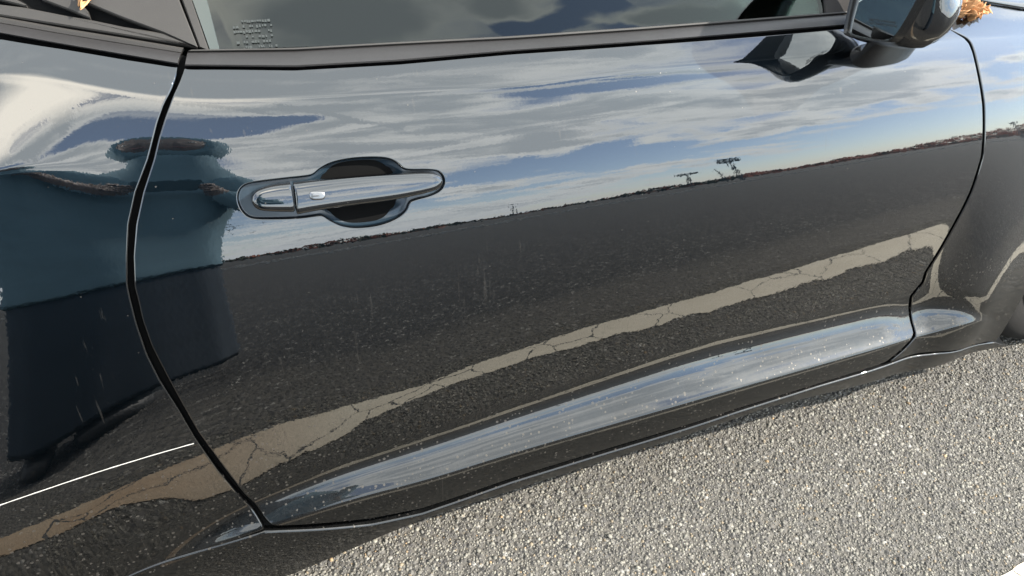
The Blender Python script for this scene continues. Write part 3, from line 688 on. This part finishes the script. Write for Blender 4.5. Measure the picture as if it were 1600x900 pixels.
# --- wheels
def lathe(name, prof, mat, parent, m=64):
    V = [(r*math.cos(a), y, r*math.sin(a)) for r, y in prof for a in np.linspace(0, 2*math.pi, m, endpoint=False)]
    return autosmooth(fixn(mesh(name, V, bridge(len(prof), m), mat, parent)), 40)
def wheel(x, yo):
    w = empty('wheel', (x, yo, .335)); w.parent = car
    lathe('tyre', [(.245, .0), (.262, -.010), (.295, -.014), (.318, -.006), (.330, .012), (.334, .03), (.335, .10), (.335, .12), (.330, .125), (.330, .135), (.335, .14), (.334, .21), (.318, .245), (.25, .25)], TYRE, w)
    rm = lathe('rim', [(.246, .0), (.240, -.006), (.230, .0), (.222, .03), (.215, .20), (.0, .20)], RIM, w)
    V, F = [], []
    for k in range(5):
        for dl in (-.16, .16):
            a = k*2*math.pi/5; i = len(V)
            for rr, ww, yy_ in ((.045, .022, .004), (.15, .015, .0), (.228, .016, .002)):
                aa = a+dl*(rr/.228); c = np.array([rr*math.cos(aa), yy_, rr*math.sin(aa)]); tg = np.array([-math.sin(aa), 0, math.cos(aa)])
                V += [c-tg*ww, c+tg*ww, c+tg*ww*.7+[0, .035, 0], c-tg*ww*.7+[0, .035, 0]]
            F += bridge(3, 4, start=i)+[tuple(range(i, i+4))[::-1], tuple(range(i+8, i+12))]
    autosmooth(fixn(mesh('spokes', V, F, RIM, w)))
    lathe('hub_cap', [(.0, -.006), (.03, -.006), (.05, .004), (.055, .03)], RIM, w, 24); return w
wheel(AX+.0, float(bil(G, AX-.2, .40))+.035); wheel(-1.0, float(bil(G, -.75, .45))+.03)
sheet('wheel_arch_liner', [[(AX+.385*math.cos(t), y, .33+.385*math.sin(t)) for y in (.20, .5)] for t in np.linspace(-.2, math.pi+.2, 20)], DARK, .006)

# ------------------------------------------------------------------ ground
def ground_mat():
    m = M('asphalt'); m.set(Roughness=.92); m.b.inputs['Specular IOR Level'].default_value = .25; c = m.coord()
    v = m.n('ShaderNodeTexVoronoi'); m.l(c, v.inputs['Vector']); v.inputs['Scale'].default_value = 100; v.inputs['Randomness'].default_value = 1
    sc = m.n('ShaderNodeSeparateColor'); m.l(v.outputs['Color'], sc.inputs[0])
    col = m.ramp(sc.outputs[0], [(0, (.022, .022, .024)), (.50, (.036, .035, .037)), (.78, (.066, .063, .059)), (.90, (.14, .133, .12)), (.95, (.26, .25, .23)), (1, (.40, .385, .35))])
    edge = m.math('MULTIPLY', m.math('SUBTRACT', v.outputs['Distance'], .38, True), 4.0, True)
    sy = m.n('ShaderNodeSeparateXYZ'); m.l(c, sy.inputs[0]); near = m.n('ShaderNodeMapRange', interpolation_type='SMOOTHSTEP'); m.l(m.math('ADD', sy.outputs[1], m.math('MULTIPLY', m.math('SUBTRACT', m.noise(c, 6, 4), .5), .3)), near.inputs['Value']); near.inputs['From Min'].default_value = -1.15; near.inputs['From Max'].default_value = -.85
    col = m.mix(edge, col, m.mix(near.outputs[0], (.030, .029, .027), (.070, .064, .054))); col = m.mix(m.math('MULTIPLY', near.outputs[0], .40), col, (.085, .078, .066)); big = m.noise(c, .6, 5, .6)
    col = m.mix(m.math('MULTIPLY', big, .45), col, (.05, .049, .047)); m.l(col, m.b.inputs['Base Color'])
    hgt = m.math('SUBTRACT', 1.0, v.outputs['Distance']); m.bump(hgt, .006); return m.m
def stone_mat():
    m = M('aggregate'); m.set(Roughness=.8); m.b.inputs['Specular IOR Level'].default_value = .3
    a = m.n('ShaderNodeAttribute', attribute_name='tint'); nz = m.noise(m.coord(), 900, 3, .6)
    m.l(m.mix(nz, m.mix(.45, a.outputs['Color'], (.05, .047, .042)), a.outputs['Color']), m.b.inputs['Base Color']); m.bump(nz, .0008); return m.m
def line_mat():
    m = M('worn_road_paint'); m.set(Roughness=.85); c = m.coord()
    w = m.noise(c, 7, 5, .65, (.6, 1.6, 1)); v = m.n('ShaderNodeTexVoronoi', feature='DISTANCE_TO_EDGE')
    wv = m.n('ShaderNodeVectorMath', operation='MULTIPLY_ADD'); nn = m.n('ShaderNodeTexNoise'); m.l(c, nn.inputs['Vector']); nn.inputs['Scale'].default_value = 14; nn.inputs['Detail'].default_value = 4
    m.l(nn.outputs['Color'], wv.inputs[0]); wv.inputs[1].default_value = (.06, .06, 0); m.l(c, wv.inputs[2]); m.l(wv.outputs[0], v.inputs['Vector']); v.inputs['Scale'].default_value = 6.0
    crack = m.math('LESS_THAN', v.outputs['Distance'], m.math('MULTIPLY', m.noise(c, 30, 3), .017))
    fine = m.noise(c, 260, 4, .6); chips = m.math('GREATER_THAN', m.math('ADD', m.math('MULTIPLY', fine, .6), m.math('MULTIPLY', w, .5)), .66)
    col = m.mix(w, (.33, .29, .22), (.48, .435, .35)); sx = m.n('ShaderNodeSeparateXYZ'); m.l(c, sx.inputs[0])
    brown_end = m.math('SUBTRACT', .95, m.math('MULTIPLY', m.math('ADD', sx.outputs[0], .22), 3.0), True)  # the line turns browner towards the rear of the car
    col = m.mix(m.math('MULTIPLY', brown_end, m.math('ADD', w, .2), True), col, (.20, .115, .05))
    col = m.mix(m.math('MULTIPLY', chips, .55), col, (.14, .13, .115)); col = m.mix(crack, col, (.04, .038, .035)); m.l(col, m.b.inputs['Base Color'])
    m.bump(m.math('SUBTRACT', fine, m.math('MULTIPLY', crack, 1.5)), .003); return m.m
ASPH, STONE, LINE = ground_mat(), stone_mat(), line_mat()
g = mesh('asphalt_ground', [(-1500, -1500, 0), (1500, -1500, 0), (1500, 1500, 0), (-1500, 1500, 0)], [(0, 1, 2, 3)], ASPH, smooth=False); tag(g, kind='structure')
# one worn stall line beside the car, uneven edges, 4 mm above the asphalt
xs = np.arange(-4, 4.6, .02); e1 = -.43+.004*np.sin(xs*31)+.003*rng.standard_normal(len(xs)); e2 = -.53+.004*np.sin(xs*23+1)+.003*rng.standard_normal(len(xs))
V = np.stack([np.stack([xs, e2, np.full(len(xs), .0035)], 1), np.stack([xs, e1, np.full(len(xs), .0035)], 1)], 1).reshape(-1, 3)
tag(mesh('parking_line', V, bridge(len(xs), 2, False, True), LINE, smooth=False), kind='structure')
for yl in ():
    tag(mesh('parking_line', [(-4, yl, .004), (4.6, yl, .004), (4.6, yl+.1, .004), (-4, yl+.1, .004)], [(0, 1, 2, 3)], LINE, smooth=False), kind='structure')
CONC = plain('concrete', (.36, .35, .33), .9)
tag(box('kerb', (-150, -21.3, 0), (260, -21.0, .13), CONC, None, .02), kind='structure')
# embedded aggregate near the car, too many to count
gx, gy = np.meshgrid(np.arange(-.40, 2.25, .0056), np.arange(-.62, .22, .0050)); gx = gx+((np.arange(gx.shape[0]) % 2)*.0028)[:, None]
cx = (gx+rng.uniform(-.0024, .0024, gx.shape)).ravel(); cy = (gy+rng.uniform(-.0024, .0024, gy.shape)).ravel()
keep = rng.random(len(cx)) < np.where(cy > -.60, .97, .75); cx, cy = cx[keep], cy[keep]; N_ = len(cx)
rad = np.clip(rng.lognormal(math.log(.0023), .36, N_), .0013, .0065); ang = rng.uniform(0, math.pi, N_); elo = rng.uniform(.62, 1.0, N_); hh = rad*rng.uniform(.20, .55, N_); tz = rng.uniform(-.0009, .0000, N_)
k = 5; tpl = []
for r1, z1, o in ((1.0, -.2, 0), (.80, .75, .5)):
    for j in range(k): a = 2*math.pi*(j+o)/k; tpl.append((r1*math.cos(a), r1*math.sin(a), z1))
tpl.append((0, 0, 1.0)); tpl = np.array(tpl); m_ = len(tpl)
J = tpl[None]*np.array([1, 1, 1])+rng.normal(0, .10, (N_, m_, 3)); lx = J[:, :, 0]*rad[:, None]; ly = J[:, :, 1]*(rad*elo)[:, None]; lz = J[:, :, 2]*hh[:, None]
ca, sa = np.cos(ang)[:, None], np.sin(ang)[:, None]; tx_, ty_ = rng.normal(0, .22, N_)[:, None], rng.normal(0, .22, N_)[:, None]
X_ = cx[:, None]+lx*ca-ly*sa; Y_ = cy[:, None]+lx*sa+ly*ca; Z_ = lz+tz[:, None]+tx_*lx+ty_*ly+.0006
VV = np.stack([X_, Y_, Z_], 2).reshape(-1, 3)
ft_ = []
for rg in range(1):
    for j in range(k):
        a, b = rg*k+j, rg*k+(j+1) % k; c_, d_ = a+k, b+k; ft_ += [(a, b, d_), (a, d_, c_)]
for j in range(k): ft_.append((k+j, k+(j+1) % k, 2*k))
ft_ = np.array(ft_); FF = (ft_[None]+(np.arange(N_)*m_)[:, None, None]).reshape(-1)
me = bpy.data.meshes.new('asphalt_aggregate'); me.vertices.add(len(VV)); me.vertices.foreach_set('co', VV.ravel()); nt = len(FF)//3
me.loops.add(nt*3); me.loops.foreach_set('vertex_index', FF.astype(np.int32)); me.polygons.add(nt); me.polygons.foreach_set('loop_start', np.arange(0, nt*3, 3, dtype=np.int32)); me.polygons.foreach_set('use_smooth', np.ones(nt, bool))
pal = np.array([(.143, .133, .111), (.162, .152, .127), (.112, .105, .091), (.195, .182, .148), (.205, .193, .165), (.058, .054, .048), (.185, .148, .100), (.26, .18, .10)]); pw = np.array([.30, .26, .17, .11, .035, .07, .05, .005])
ti = rng.choice(len(pal), N_, p=pw/pw.sum()); stain = .5*np.sin(cx*7.1+2*np.sin(cy*5.3))+.5*np.sin(cx*2.3+cy*9.7+1)
tint = pal[ti]*rng.uniform(.72, 1.22, (N_, 1))*(1+.13*stain[:, None])
onl = (cy < -.43+.004*np.sin(cx*31)+rng.normal(0, .003, N_)) & (cy > -.53+.004*np.sin(cx*23+1)); worn = rng.random(N_) < .14
tint[onl & ~worn] = np.array([.56, .535, .48])*rng.uniform(.8, 1.1, ((onl & ~worn).sum(), 1))
at = me.color_attributes.new('tint', 'FLOAT_COLOR', 'POINT'); at.data.foreach_set('color', np.repeat(np.c_[tint, np.ones(N_)], m_, 0).ravel().astype(np.float32))
me.materials.append(STONE); me.update(); me.validate(); tag(link(bpy.data.objects.new('asphalt_aggregate', me)), kind='stuff')

# ------------------------------------------------------------------ dry leaves
LEAF = plain('dry_oak_leaf', (.40, .205, .085), .8)
def leaf(loc, size, rz, tilt, curl, label, grp=None):
    nu, nv = 31, 7; V = []
    for i in range(nu):
        t = i/(nu-1); wdt = .30*max(0., math.sin(math.pi*min(1, t)))**.6*(1+.20*math.sin(t*math.pi*5))+.012
        for j in range(nv):
            s = (j/(nv-1)-.5)*2
            V.append((size*(t-.5), size*wdt*s*.9, size*(curl*.62*abs(s)**1.5*wdt*2.2+.12*curl*math.cos(t*11+s*3)*.6-.8*curl*(t-.5)**2+.05*math.sin(t*17)*s+.03*random.uniform(-1, 1))))
    o = mesh('dry_leaf', V, bridge(nu, nv, False), LEAF); o.modifiers.new('thickness', 'SOLIDIFY').thickness = .0006
    o.location = loc; o.rotation_euler = (tilt[0], tilt[1], rz); tag(o, label, 'leaf', grp); return o
names = ['curled orange oak leaf touching the mirror end of the leaf pile', 'tall upright curled oak leaf near the mirror in the leaf pile', 'crinkled oak leaf in the middle of the leaf pile by the mirror', 'tan oak leaf standing on edge in the pile beside the bonnet', 'oak leaf lying flatter towards the fender end of the leaf pile', 'smallest oak leaf straying at the fender end of the leaf pile', 'brown oak leaf low in front of the pile near the mirror', 'brown oak leaf low in front of the pile, farther from the mirror', 'pale curled oak leaf on top of the pile, above the fender', 'rolled-up oak leaf at the back of the pile under the windscreen', 'ragged oak leaf lying across the front of the leaf pile', 'folded oak leaf just before the straying smallest one']
lxy = [(1488, 17), (1496, 13), (1505, 15), (1514, 12), (1522, 17), (1541, 20), (1494, 22), (1512, 22), (1508, 8), (1500, 7), (1526, 22), (1533, 18)]
for k_, (px, lb) in enumerate(zip(lxy, names)):
    leaf(tuple(hit(px[0], px[1], .006+.004*(k_ % 3))), (.020 if k_ == 5 else .029)+.004*math.sin(k_*2.3), k_*1.7, (.9*math.sin(k_*1.9), .9*math.cos(k_*2.7)), 1.5+.5*math.sin(k_), lb, 'dry oak leaves piled behind the mirror')
leaf(tuple(gp(127, 6, .008)), .022, 1.9, (.8, .3), 1.3, 'small dry leaf scrap caught in the black louvre panel')

# ------------------------------------------------------------------ what the paint mirrors: lot edge, poles, trees, the photographer
BARK = plain('bark', (.07, .055, .045), .9); FOL = plain('dark_foliage', (.035, .045, .030), .9); RUST = plain('autumn_foliage', (.36, .13, .085), .9); STEEL = plain('grey_steel', (.06, .065, .07), .6, .3)
def azp(a, d): return np.array([math.sin(math.radians(a))*d+.3, -math.cos(math.radians(a))*d, 0.])
def tree(a, d, ht, wd, label, mat=FOL, nleaf=2600):
    b = azp(a, d); t = empty('tree', tuple(b)); tag(t, label, 'tree', 'trees along the edge of the lot')
    P = np.array([(0, 0, 0), (.05*ht*.1, 0, ht*.25), (-.03, .05, ht*.5), (.05, 0, ht*.8)]); V = []
    for p, r in zip(P, (.03, .022, .015, .006)): V += [p+np.array([math.cos(q)*r*ht, math.sin(q)*r*ht, 0]) for q in np.linspace(0, 2*math.pi, 8, endpoint=False)]
    F = bridge(4, 8)
    for i in range(9):
        q = i*2.4; z0 = ht*(.3+.05*i); s = np.array([0, 0, z0]); e = s+np.array([math.cos(q)*wd*.4, math.sin(q)*wd*.4, ht*.2]); i0 = len(V)
        for c, r in ((s, .010*ht), (e, .003*ht)): V += [c+np.array([math.cos(u)*r, math.sin(u)*r*.7, math.sin(u)*r*.7]) for u in np.linspace(0, 2*math.pi, 5, endpoint=False)]
        F += bridge(2, 5, start=i0)
    fixn(mesh('trunk', V, F, BARK, t))
    cl = [np.array([rng.normal(0, wd*.24), rng.normal(0, wd*.24), ht*(.58+rng.normal(0, .16))]) for _ in range(34)]
    V, F = [], []
    for _ in range(nleaf):
        c = cl[rng.integers(len(cl))]+rng.normal(0, 1, 3)*np.array([.09*wd, .09*wd, .05*ht]); s = rng.uniform(.10, .22); u = rng.normal(0, 1, 3); u /= np.linalg.norm(u); w = np.cross(u, rng.normal(0, 1, 3)); w /= np.linalg.norm(w); i = len(V)
        V += [c-u*s, c+w*s*.5, c+u*s, c-w*s*.5]; F.append((i, i+1, i+2, i+3))
    mesh('crown', V, F, mat, t, smooth=False)
tree(-13, 38, 11, 8, 'dark bushy tree mirrored at the left, nearest the photographer')
tree(-22, 40, 14, 10, 'tallest dark tree mirrored beyond the lot edge')
tree(-33, 44, 12, 9, 'broad dark tree left of the tallest one')
tree(-46, 48, 13, 10, 'dark tree at the far left end of the lot')
def flood(a, d, ht, wd, hd, arm, lean, label):
    b = azp(a, d); o = empty('light_pole', tuple(b)); tag(o, label, 'light pole', 'tall light poles across the lot'); o.rotation_euler = (0, 0, -math.radians(a)*-1)
    V = []; P = [np.array([0, 0, 0]), np.array([lean*.5, 0, ht*.5]), np.array([lean, 0, ht])]
    for p, r in zip(P, (.16, .13, .10)): V += [p+np.array([math.cos(q)*r, math.sin(q)*r, 0]) for q in np.linspace(0, 2*math.pi, 8, endpoint=False)]
    fixn(mesh('pole', V, bridge(3, 8), STEEL, o))
    if wd:
        box('crossbar', (lean-wd/2, -.06, ht-.06), (lean+wd/2, .06, ht+.06), STEEL, o, 0)
        n = 4
        for r in range(arm):
            for i in range(n):
                x = lean-wd/2+wd*(i+.5)/n; box('lamp_head', (x-wd/n*.42, -.25, ht+.08+r*hd/arm), (x+wd/n*.42, .25, ht+.06+(r+.9)*hd/arm), STEEL, o, .03)
    return o
flood(37.9, 45, 5.6, 1.7, 1.1, 2, -.5, 'tall floodlight pole with two rows of lamps, mirrored in the door')
flood(33.0, 60, 5.0, 2.4, .7, 1, .0, 'floodlight pole with one wide row of lamps, mirrored in the door')
flood(36.4, 70, 6.2, 0, 0, 0, -1.0, 'bare leaning pole between the two floodlights')
flood(17.0, 80, 6.0, .6, .4, 1, 0, 'thin distant lamp pole mirrored beside the handle')
flood(62.5, 60, 3.6, .7, .5, 1, 0, 'small lamp pole mirrored in the front fender')
# far low woods
V, F = [], []; 
VR = [[], []]; FR = [[], []]
for i in range(7000):
    a = rng.uniform(-60, 86); d = rng.uniform(190, 235); top = (2.6+1.6*math.sin(a*.21+1)+.9*math.sin(a*.7)); top = max(.9, top)
    if a > 34: top += (a-34)*.17
    b = azp(a, d)+np.array([0, 0, rng.uniform(0, 1)**.7*max(.8, top)]); k2 = 1 if (rng.random() < (.8 if a > 38 else .25)) else 0
    s = rng.uniform(.5, 1.3); u = rng.normal(0, 1, 3); u /= np.linalg.norm(u); w = np.cross(u, rng.normal(0, 1, 3)); w /= np.linalg.norm(w); j = len(VR[k2])
    VR[k2] += [b-u*s, b+w*s, b+u*s, b-w*s]; FR[k2].append((j, j+1, j+2, j+3))
tag(mesh('distant_woods', VR[0], FR[0], FOL, smooth=False), kind='stuff'); tag(mesh('distant_woods', VR[1], FR[1], RUST, smooth=False), kind='stuff')
hv = [];
for a in np.linspace(-70, 88, 80):
    b = azp(a, 260); hv += [b, b+np.array([0, 0, 2.2+.8*math.sin(a*.2)+(max(0, a-40)*.12)])]; 
    c = azp(a, 330); hv += [c]
hf = []
for i in range(79): hf += [(3*i, 3*i+3, 3*i+4, 3*i+1), (3*i+1, 3*i+4, 3*i+5, 3*i+2)]
tag(fixn(mesh('low_hill', hv, hf, plain('hillside', (.07, .055, .045), .95))), kind='structure')

# photographer: one continuous skinned body, clothes over it
SKIN = plain('skin', (.165, .120, .100), .6); COAT = plain('sheen_blue_jacket', (.125, .215, .265), .9); JEAN = plain('dark_trousers', (.026, .036, .048), .9); HAIR = plain('brown_hair', (.03, .02, .015), .7); SHOE = plain('dark_shoes', (.02, .02, .02), .6)  # jacket blue imitates the glow of metallic flakes in the car paint
per = empty('person', (-.37, -1.17, 0)); tag(per, 'photographer in hooded jacket coloured with the blue sheen of the car paint and long dark skirt mirrored in the paint', 'person')
PO = Vector((-.37, -1.17, 0))
def skin(name, pts, edges, mat, root=0, sub=2):
    me = bpy.data.meshes.new(name); me.from_pydata([tuple(Vector(p[:3])-PO) for p in pts], edges, []); o = bpy.data.objects.new(name, me); link(o, per); me.materials.append(mat)
    sk = o.modifiers.new('skin', 'SKIN'); sk.use_smooth_shade = True
    for i, p in enumerate(pts):
        d = me.skin_vertices[0].data[i]; d.radius = (p[3], p[4] if len(p) > 4 else p[3]); d.use_root = (i == root)
    ss = o.modifiers.new('smooth', 'SUBSURF'); ss.levels = sub; ss.render_levels = sub; return o
rgt = np.array(r_); upv = np.array(u_); bk = np.array(b_)
PHO = np.array([-.19, -.95, 1.26])
def ph(r, u, b): return tuple(PHO+rgt*r+upv*u+bk*b)
RW = ph(.045, -.085, .045); LW = ph(-.185, -.085, .045)
body = [(-.345, -1.21, .95, .11, .09), (-.335, -1.21, 1.14, .125, .095), (-.315, -1.19, 1.28, .13, .095), (-.29, -1.17, 1.42, .09, .07), (-.25, -1.15, 1.48, .05), (-.228, -1.13, 1.58, .058),
        (-.160, -1.16, 1.38, .042), (-.035, -1.10, 1.00, .045), (*RW, .028), (-.475, -1.17, 1.39, .042), (-.50, -1.02, 1.09, .043), (*LW, .028),
        (-.285, -1.21, .88, .065), (-.285, -1.20, .50, .055), (-.28, -1.23, .09, .034), (-.28, -1.14, .05, .026), (-.425, -1.21, .88, .065), (-.43, -1.20, .50, .055), (-.435, -1.22, .09, .034), (-.435, -1.13, .05, .026)]
be = [(0, 1), (1, 2), (2, 3), (3, 4), (4, 5), (2, 6), (6, 7), (7, 8), (2, 9), (9, 10), (10, 11), (0, 12), (12, 13), (13, 14), (14, 15), (0, 16), (16, 17), (17, 18), (18, 19)]
for (w0, sgn, e) in ((8, 1, .03), (11, -1, -.165)):
    i = len(body); body.append((*ph(e+sgn*.004, -.055, .030), .020, .016)); be.append((w0, i))
    for k, (l0, uu) in enumerate(((.036, -.030), (.040, -.045), (.038, -.060), (.030, -.074))):
        j = len(body); body += [(*ph(e+sgn*.010, uu, .004), .0085), (*ph(e-sgn*.012, uu+.004, -.008), .0080), (*ph(e-sgn*(l0-.010), uu+.008, -.007), .0070)]; be += [(i, j), (j, j+1), (j+1, j+2)]
    j = len(body); body += [(*ph(e-sgn*.004, -.040, .026), .0105), (*ph(e-sgn*.020, -.030, .022), .0090), (*ph(e-sgn*.034, -.024, .020), .0075)]; be += [(i, j), (j, j+1), (j+1, j+2)]
skin('body', body, be, SKIN)
inf = lambda idx, g: [(*body[i][:3], body[i][3]+g, (body[i][4] if len(body[i]) > 4 else body[i][3])+g) for i in idx]
def garment(name, rings, mat, m=40, wav=0.0):
    V = []
    for k_, (x, y, z, rx, ry) in enumerate(rings):
        for t in np.linspace(0, 2*math.pi, m, endpoint=False):
            f = 1+wav*math.sin(t*9+k_*.4)*(k_/len(rings)); V.append((x+rx*f*math.cos(t)-PO.x, y+ry*f*math.sin(t)-PO.y, z+.006*wav*20*math.sin(t*3)))
    o = mesh(name, V, bridge(len(rings), m), mat, per); fixn(o); md = o.modifiers.new('thickness', 'SOLIDIFY'); md.thickness = .006; md.offset = -1
    ss = o.modifiers.new('smooth', 'SUBSURF'); ss.levels = ss.render_levels = 1; return o
garment('skirt', [(-.345, -1.21, 1.00, .125, .110), (-.35, -1.21, .85, .135, .125), (-.355, -1.21, .60, .150, .140), (-.36, -1.21, .32, .170, .155), (-.36, -1.21, .10, .190, .165)], JEAN, wav=.035)
garment('jacket', [(-.232, -1.142, 1.575, .082, .085), (-.250, -1.150, 1.52, .098, .095), (-.280, -1.162, 1.475, .135, .108), (-.308, -1.178, 1.43, .185, .120), (-.318, -1.186, 1.36, .205, .132), (-.32, -1.19, 1.25, .198, .140), (-.325, -1.20, 1.08, .185, .140), (-.34, -1.21, .95, .155, .140), (-.35, -1.21, .78, .150, .145), (-.355, -1.21, .66, .160, .152)], COAT, wav=.015)
skin('sleeve', [(*body[6][:3], .078), (*body[7][:3], .062), (*(np.array(body[7][:3])*.12+np.array(body[8][:3])*.88), .042)], [(0, 1), (1, 2)], COAT)
skin('sleeve', [(*body[9][:3], .078), (*body[10][:3], .062), (*(np.array(body[10][:3])*.12+np.array(body[11][:3])*.88), .042)], [(0, 1), (1, 2)], COAT)
for i in (14, 18):
    p = body[i]; skin('shoe', [(p[0], p[1]-.05, .055, .060, .06), (p[0], p[1]+.06, .052, .062, .058), (p[0], p[1]+.17, .040, .052, .042)], [(0, 1), (1, 2)], SHOE, sub=1)
def ell(name, c, r, mat, fn=None, parent=per, seg=24):
    bm = bmesh.new(); bmesh.ops.create_uvsphere(bm, u_segments=seg, v_segments=seg//2, radius=1)
    for v in bm.verts:
        p = Vector((v.co.x*r[0], v.co.y*r[1], v.co.z*r[2])); v.co = (fn(p, v.co.copy()) if fn else p)+Vector(c)-PO
    for f in bm.faces: f.smooth = True
    me = bpy.data.meshes.new(name); bm.to_mesh(me); bm.free(); me.materials.append(mat); return link(bpy.data.objects.new(name, me), parent)
HC = Vector((-.212, -1.115, 1.705))
def headf(p, n):
    if n.y > .2: p.x *= 1-.18*max(0, -n.z); p.y += .010*math.exp(-((n.x/.16)**2+((n.z+.12)/.18)**2))*2.0-.006*math.exp(-(((abs(n.x)-.36)/.16)**2+((n.z-.08)/.12)**2))
    return p
ell('head', HC, (.078, .098, .115), SKIN, headf, seg=40)
ell('hair', HC+Vector((0, -.016, .022)), (.080, .090, .104), HAIR)
ell('hood', HC+Vector((-.006, -.026, -.004)), (.108, .128, .158), COAT, lambda p, n: Vector((p.x, min(p.y*1.1, .088), p.z)))
for s in (-1, 1):
    ell('ear', HC+Vector((s*.078, -.005, -.005)), (.012, .020, .032), SKIN, seg=12); ell('eye', HC+Vector((s*.030, .086, .010)), (.012, .008, .008), plain('eye', (.5, .5, .48), .2), seg=12)
ell('mouth', HC+Vector((0, .088, -.055)), (.024, .006, .006), plain('lips', (.30, .12, .10), .5), seg=12)
phn = empty('phone', tuple(PHO)); tag(phn, 'blue cased phone held up in both hands by the photographer', 'phone')
def pbox(name, r0, r1, u0, u1, b0, b1, mat):
    bm = bmesh.new(); bmesh.ops.create_cube(bm, size=1)
    for v in bm.verts: v.co = Vector(rgt*((r0+r1)/2+v.co.x*(r1-r0))+upv*((u0+u1)/2+v.co.y*(u1-u0))+bk*((b0+b1)/2+v.co.z*(b1-b0)))
    bmesh.ops.bevel(bm, geom=bm.edges[:], offset=.003, segments=2, affect='EDGES'); me = bpy.data.meshes.new(name); bm.to_mesh(me); bm.free(); me.materials.append(mat); link(bpy.data.objects.new(name, me), phn)
pbox('phone_body', -.143, .014, -.066, .010, .003, .011, plain('phone_shell', (.06, .12, .16), .4)); pbox('phone_screen', -.138, .009, -.062, .006, .0105, .0118, plain('phone_glass', (.03, .05, .06), .2))
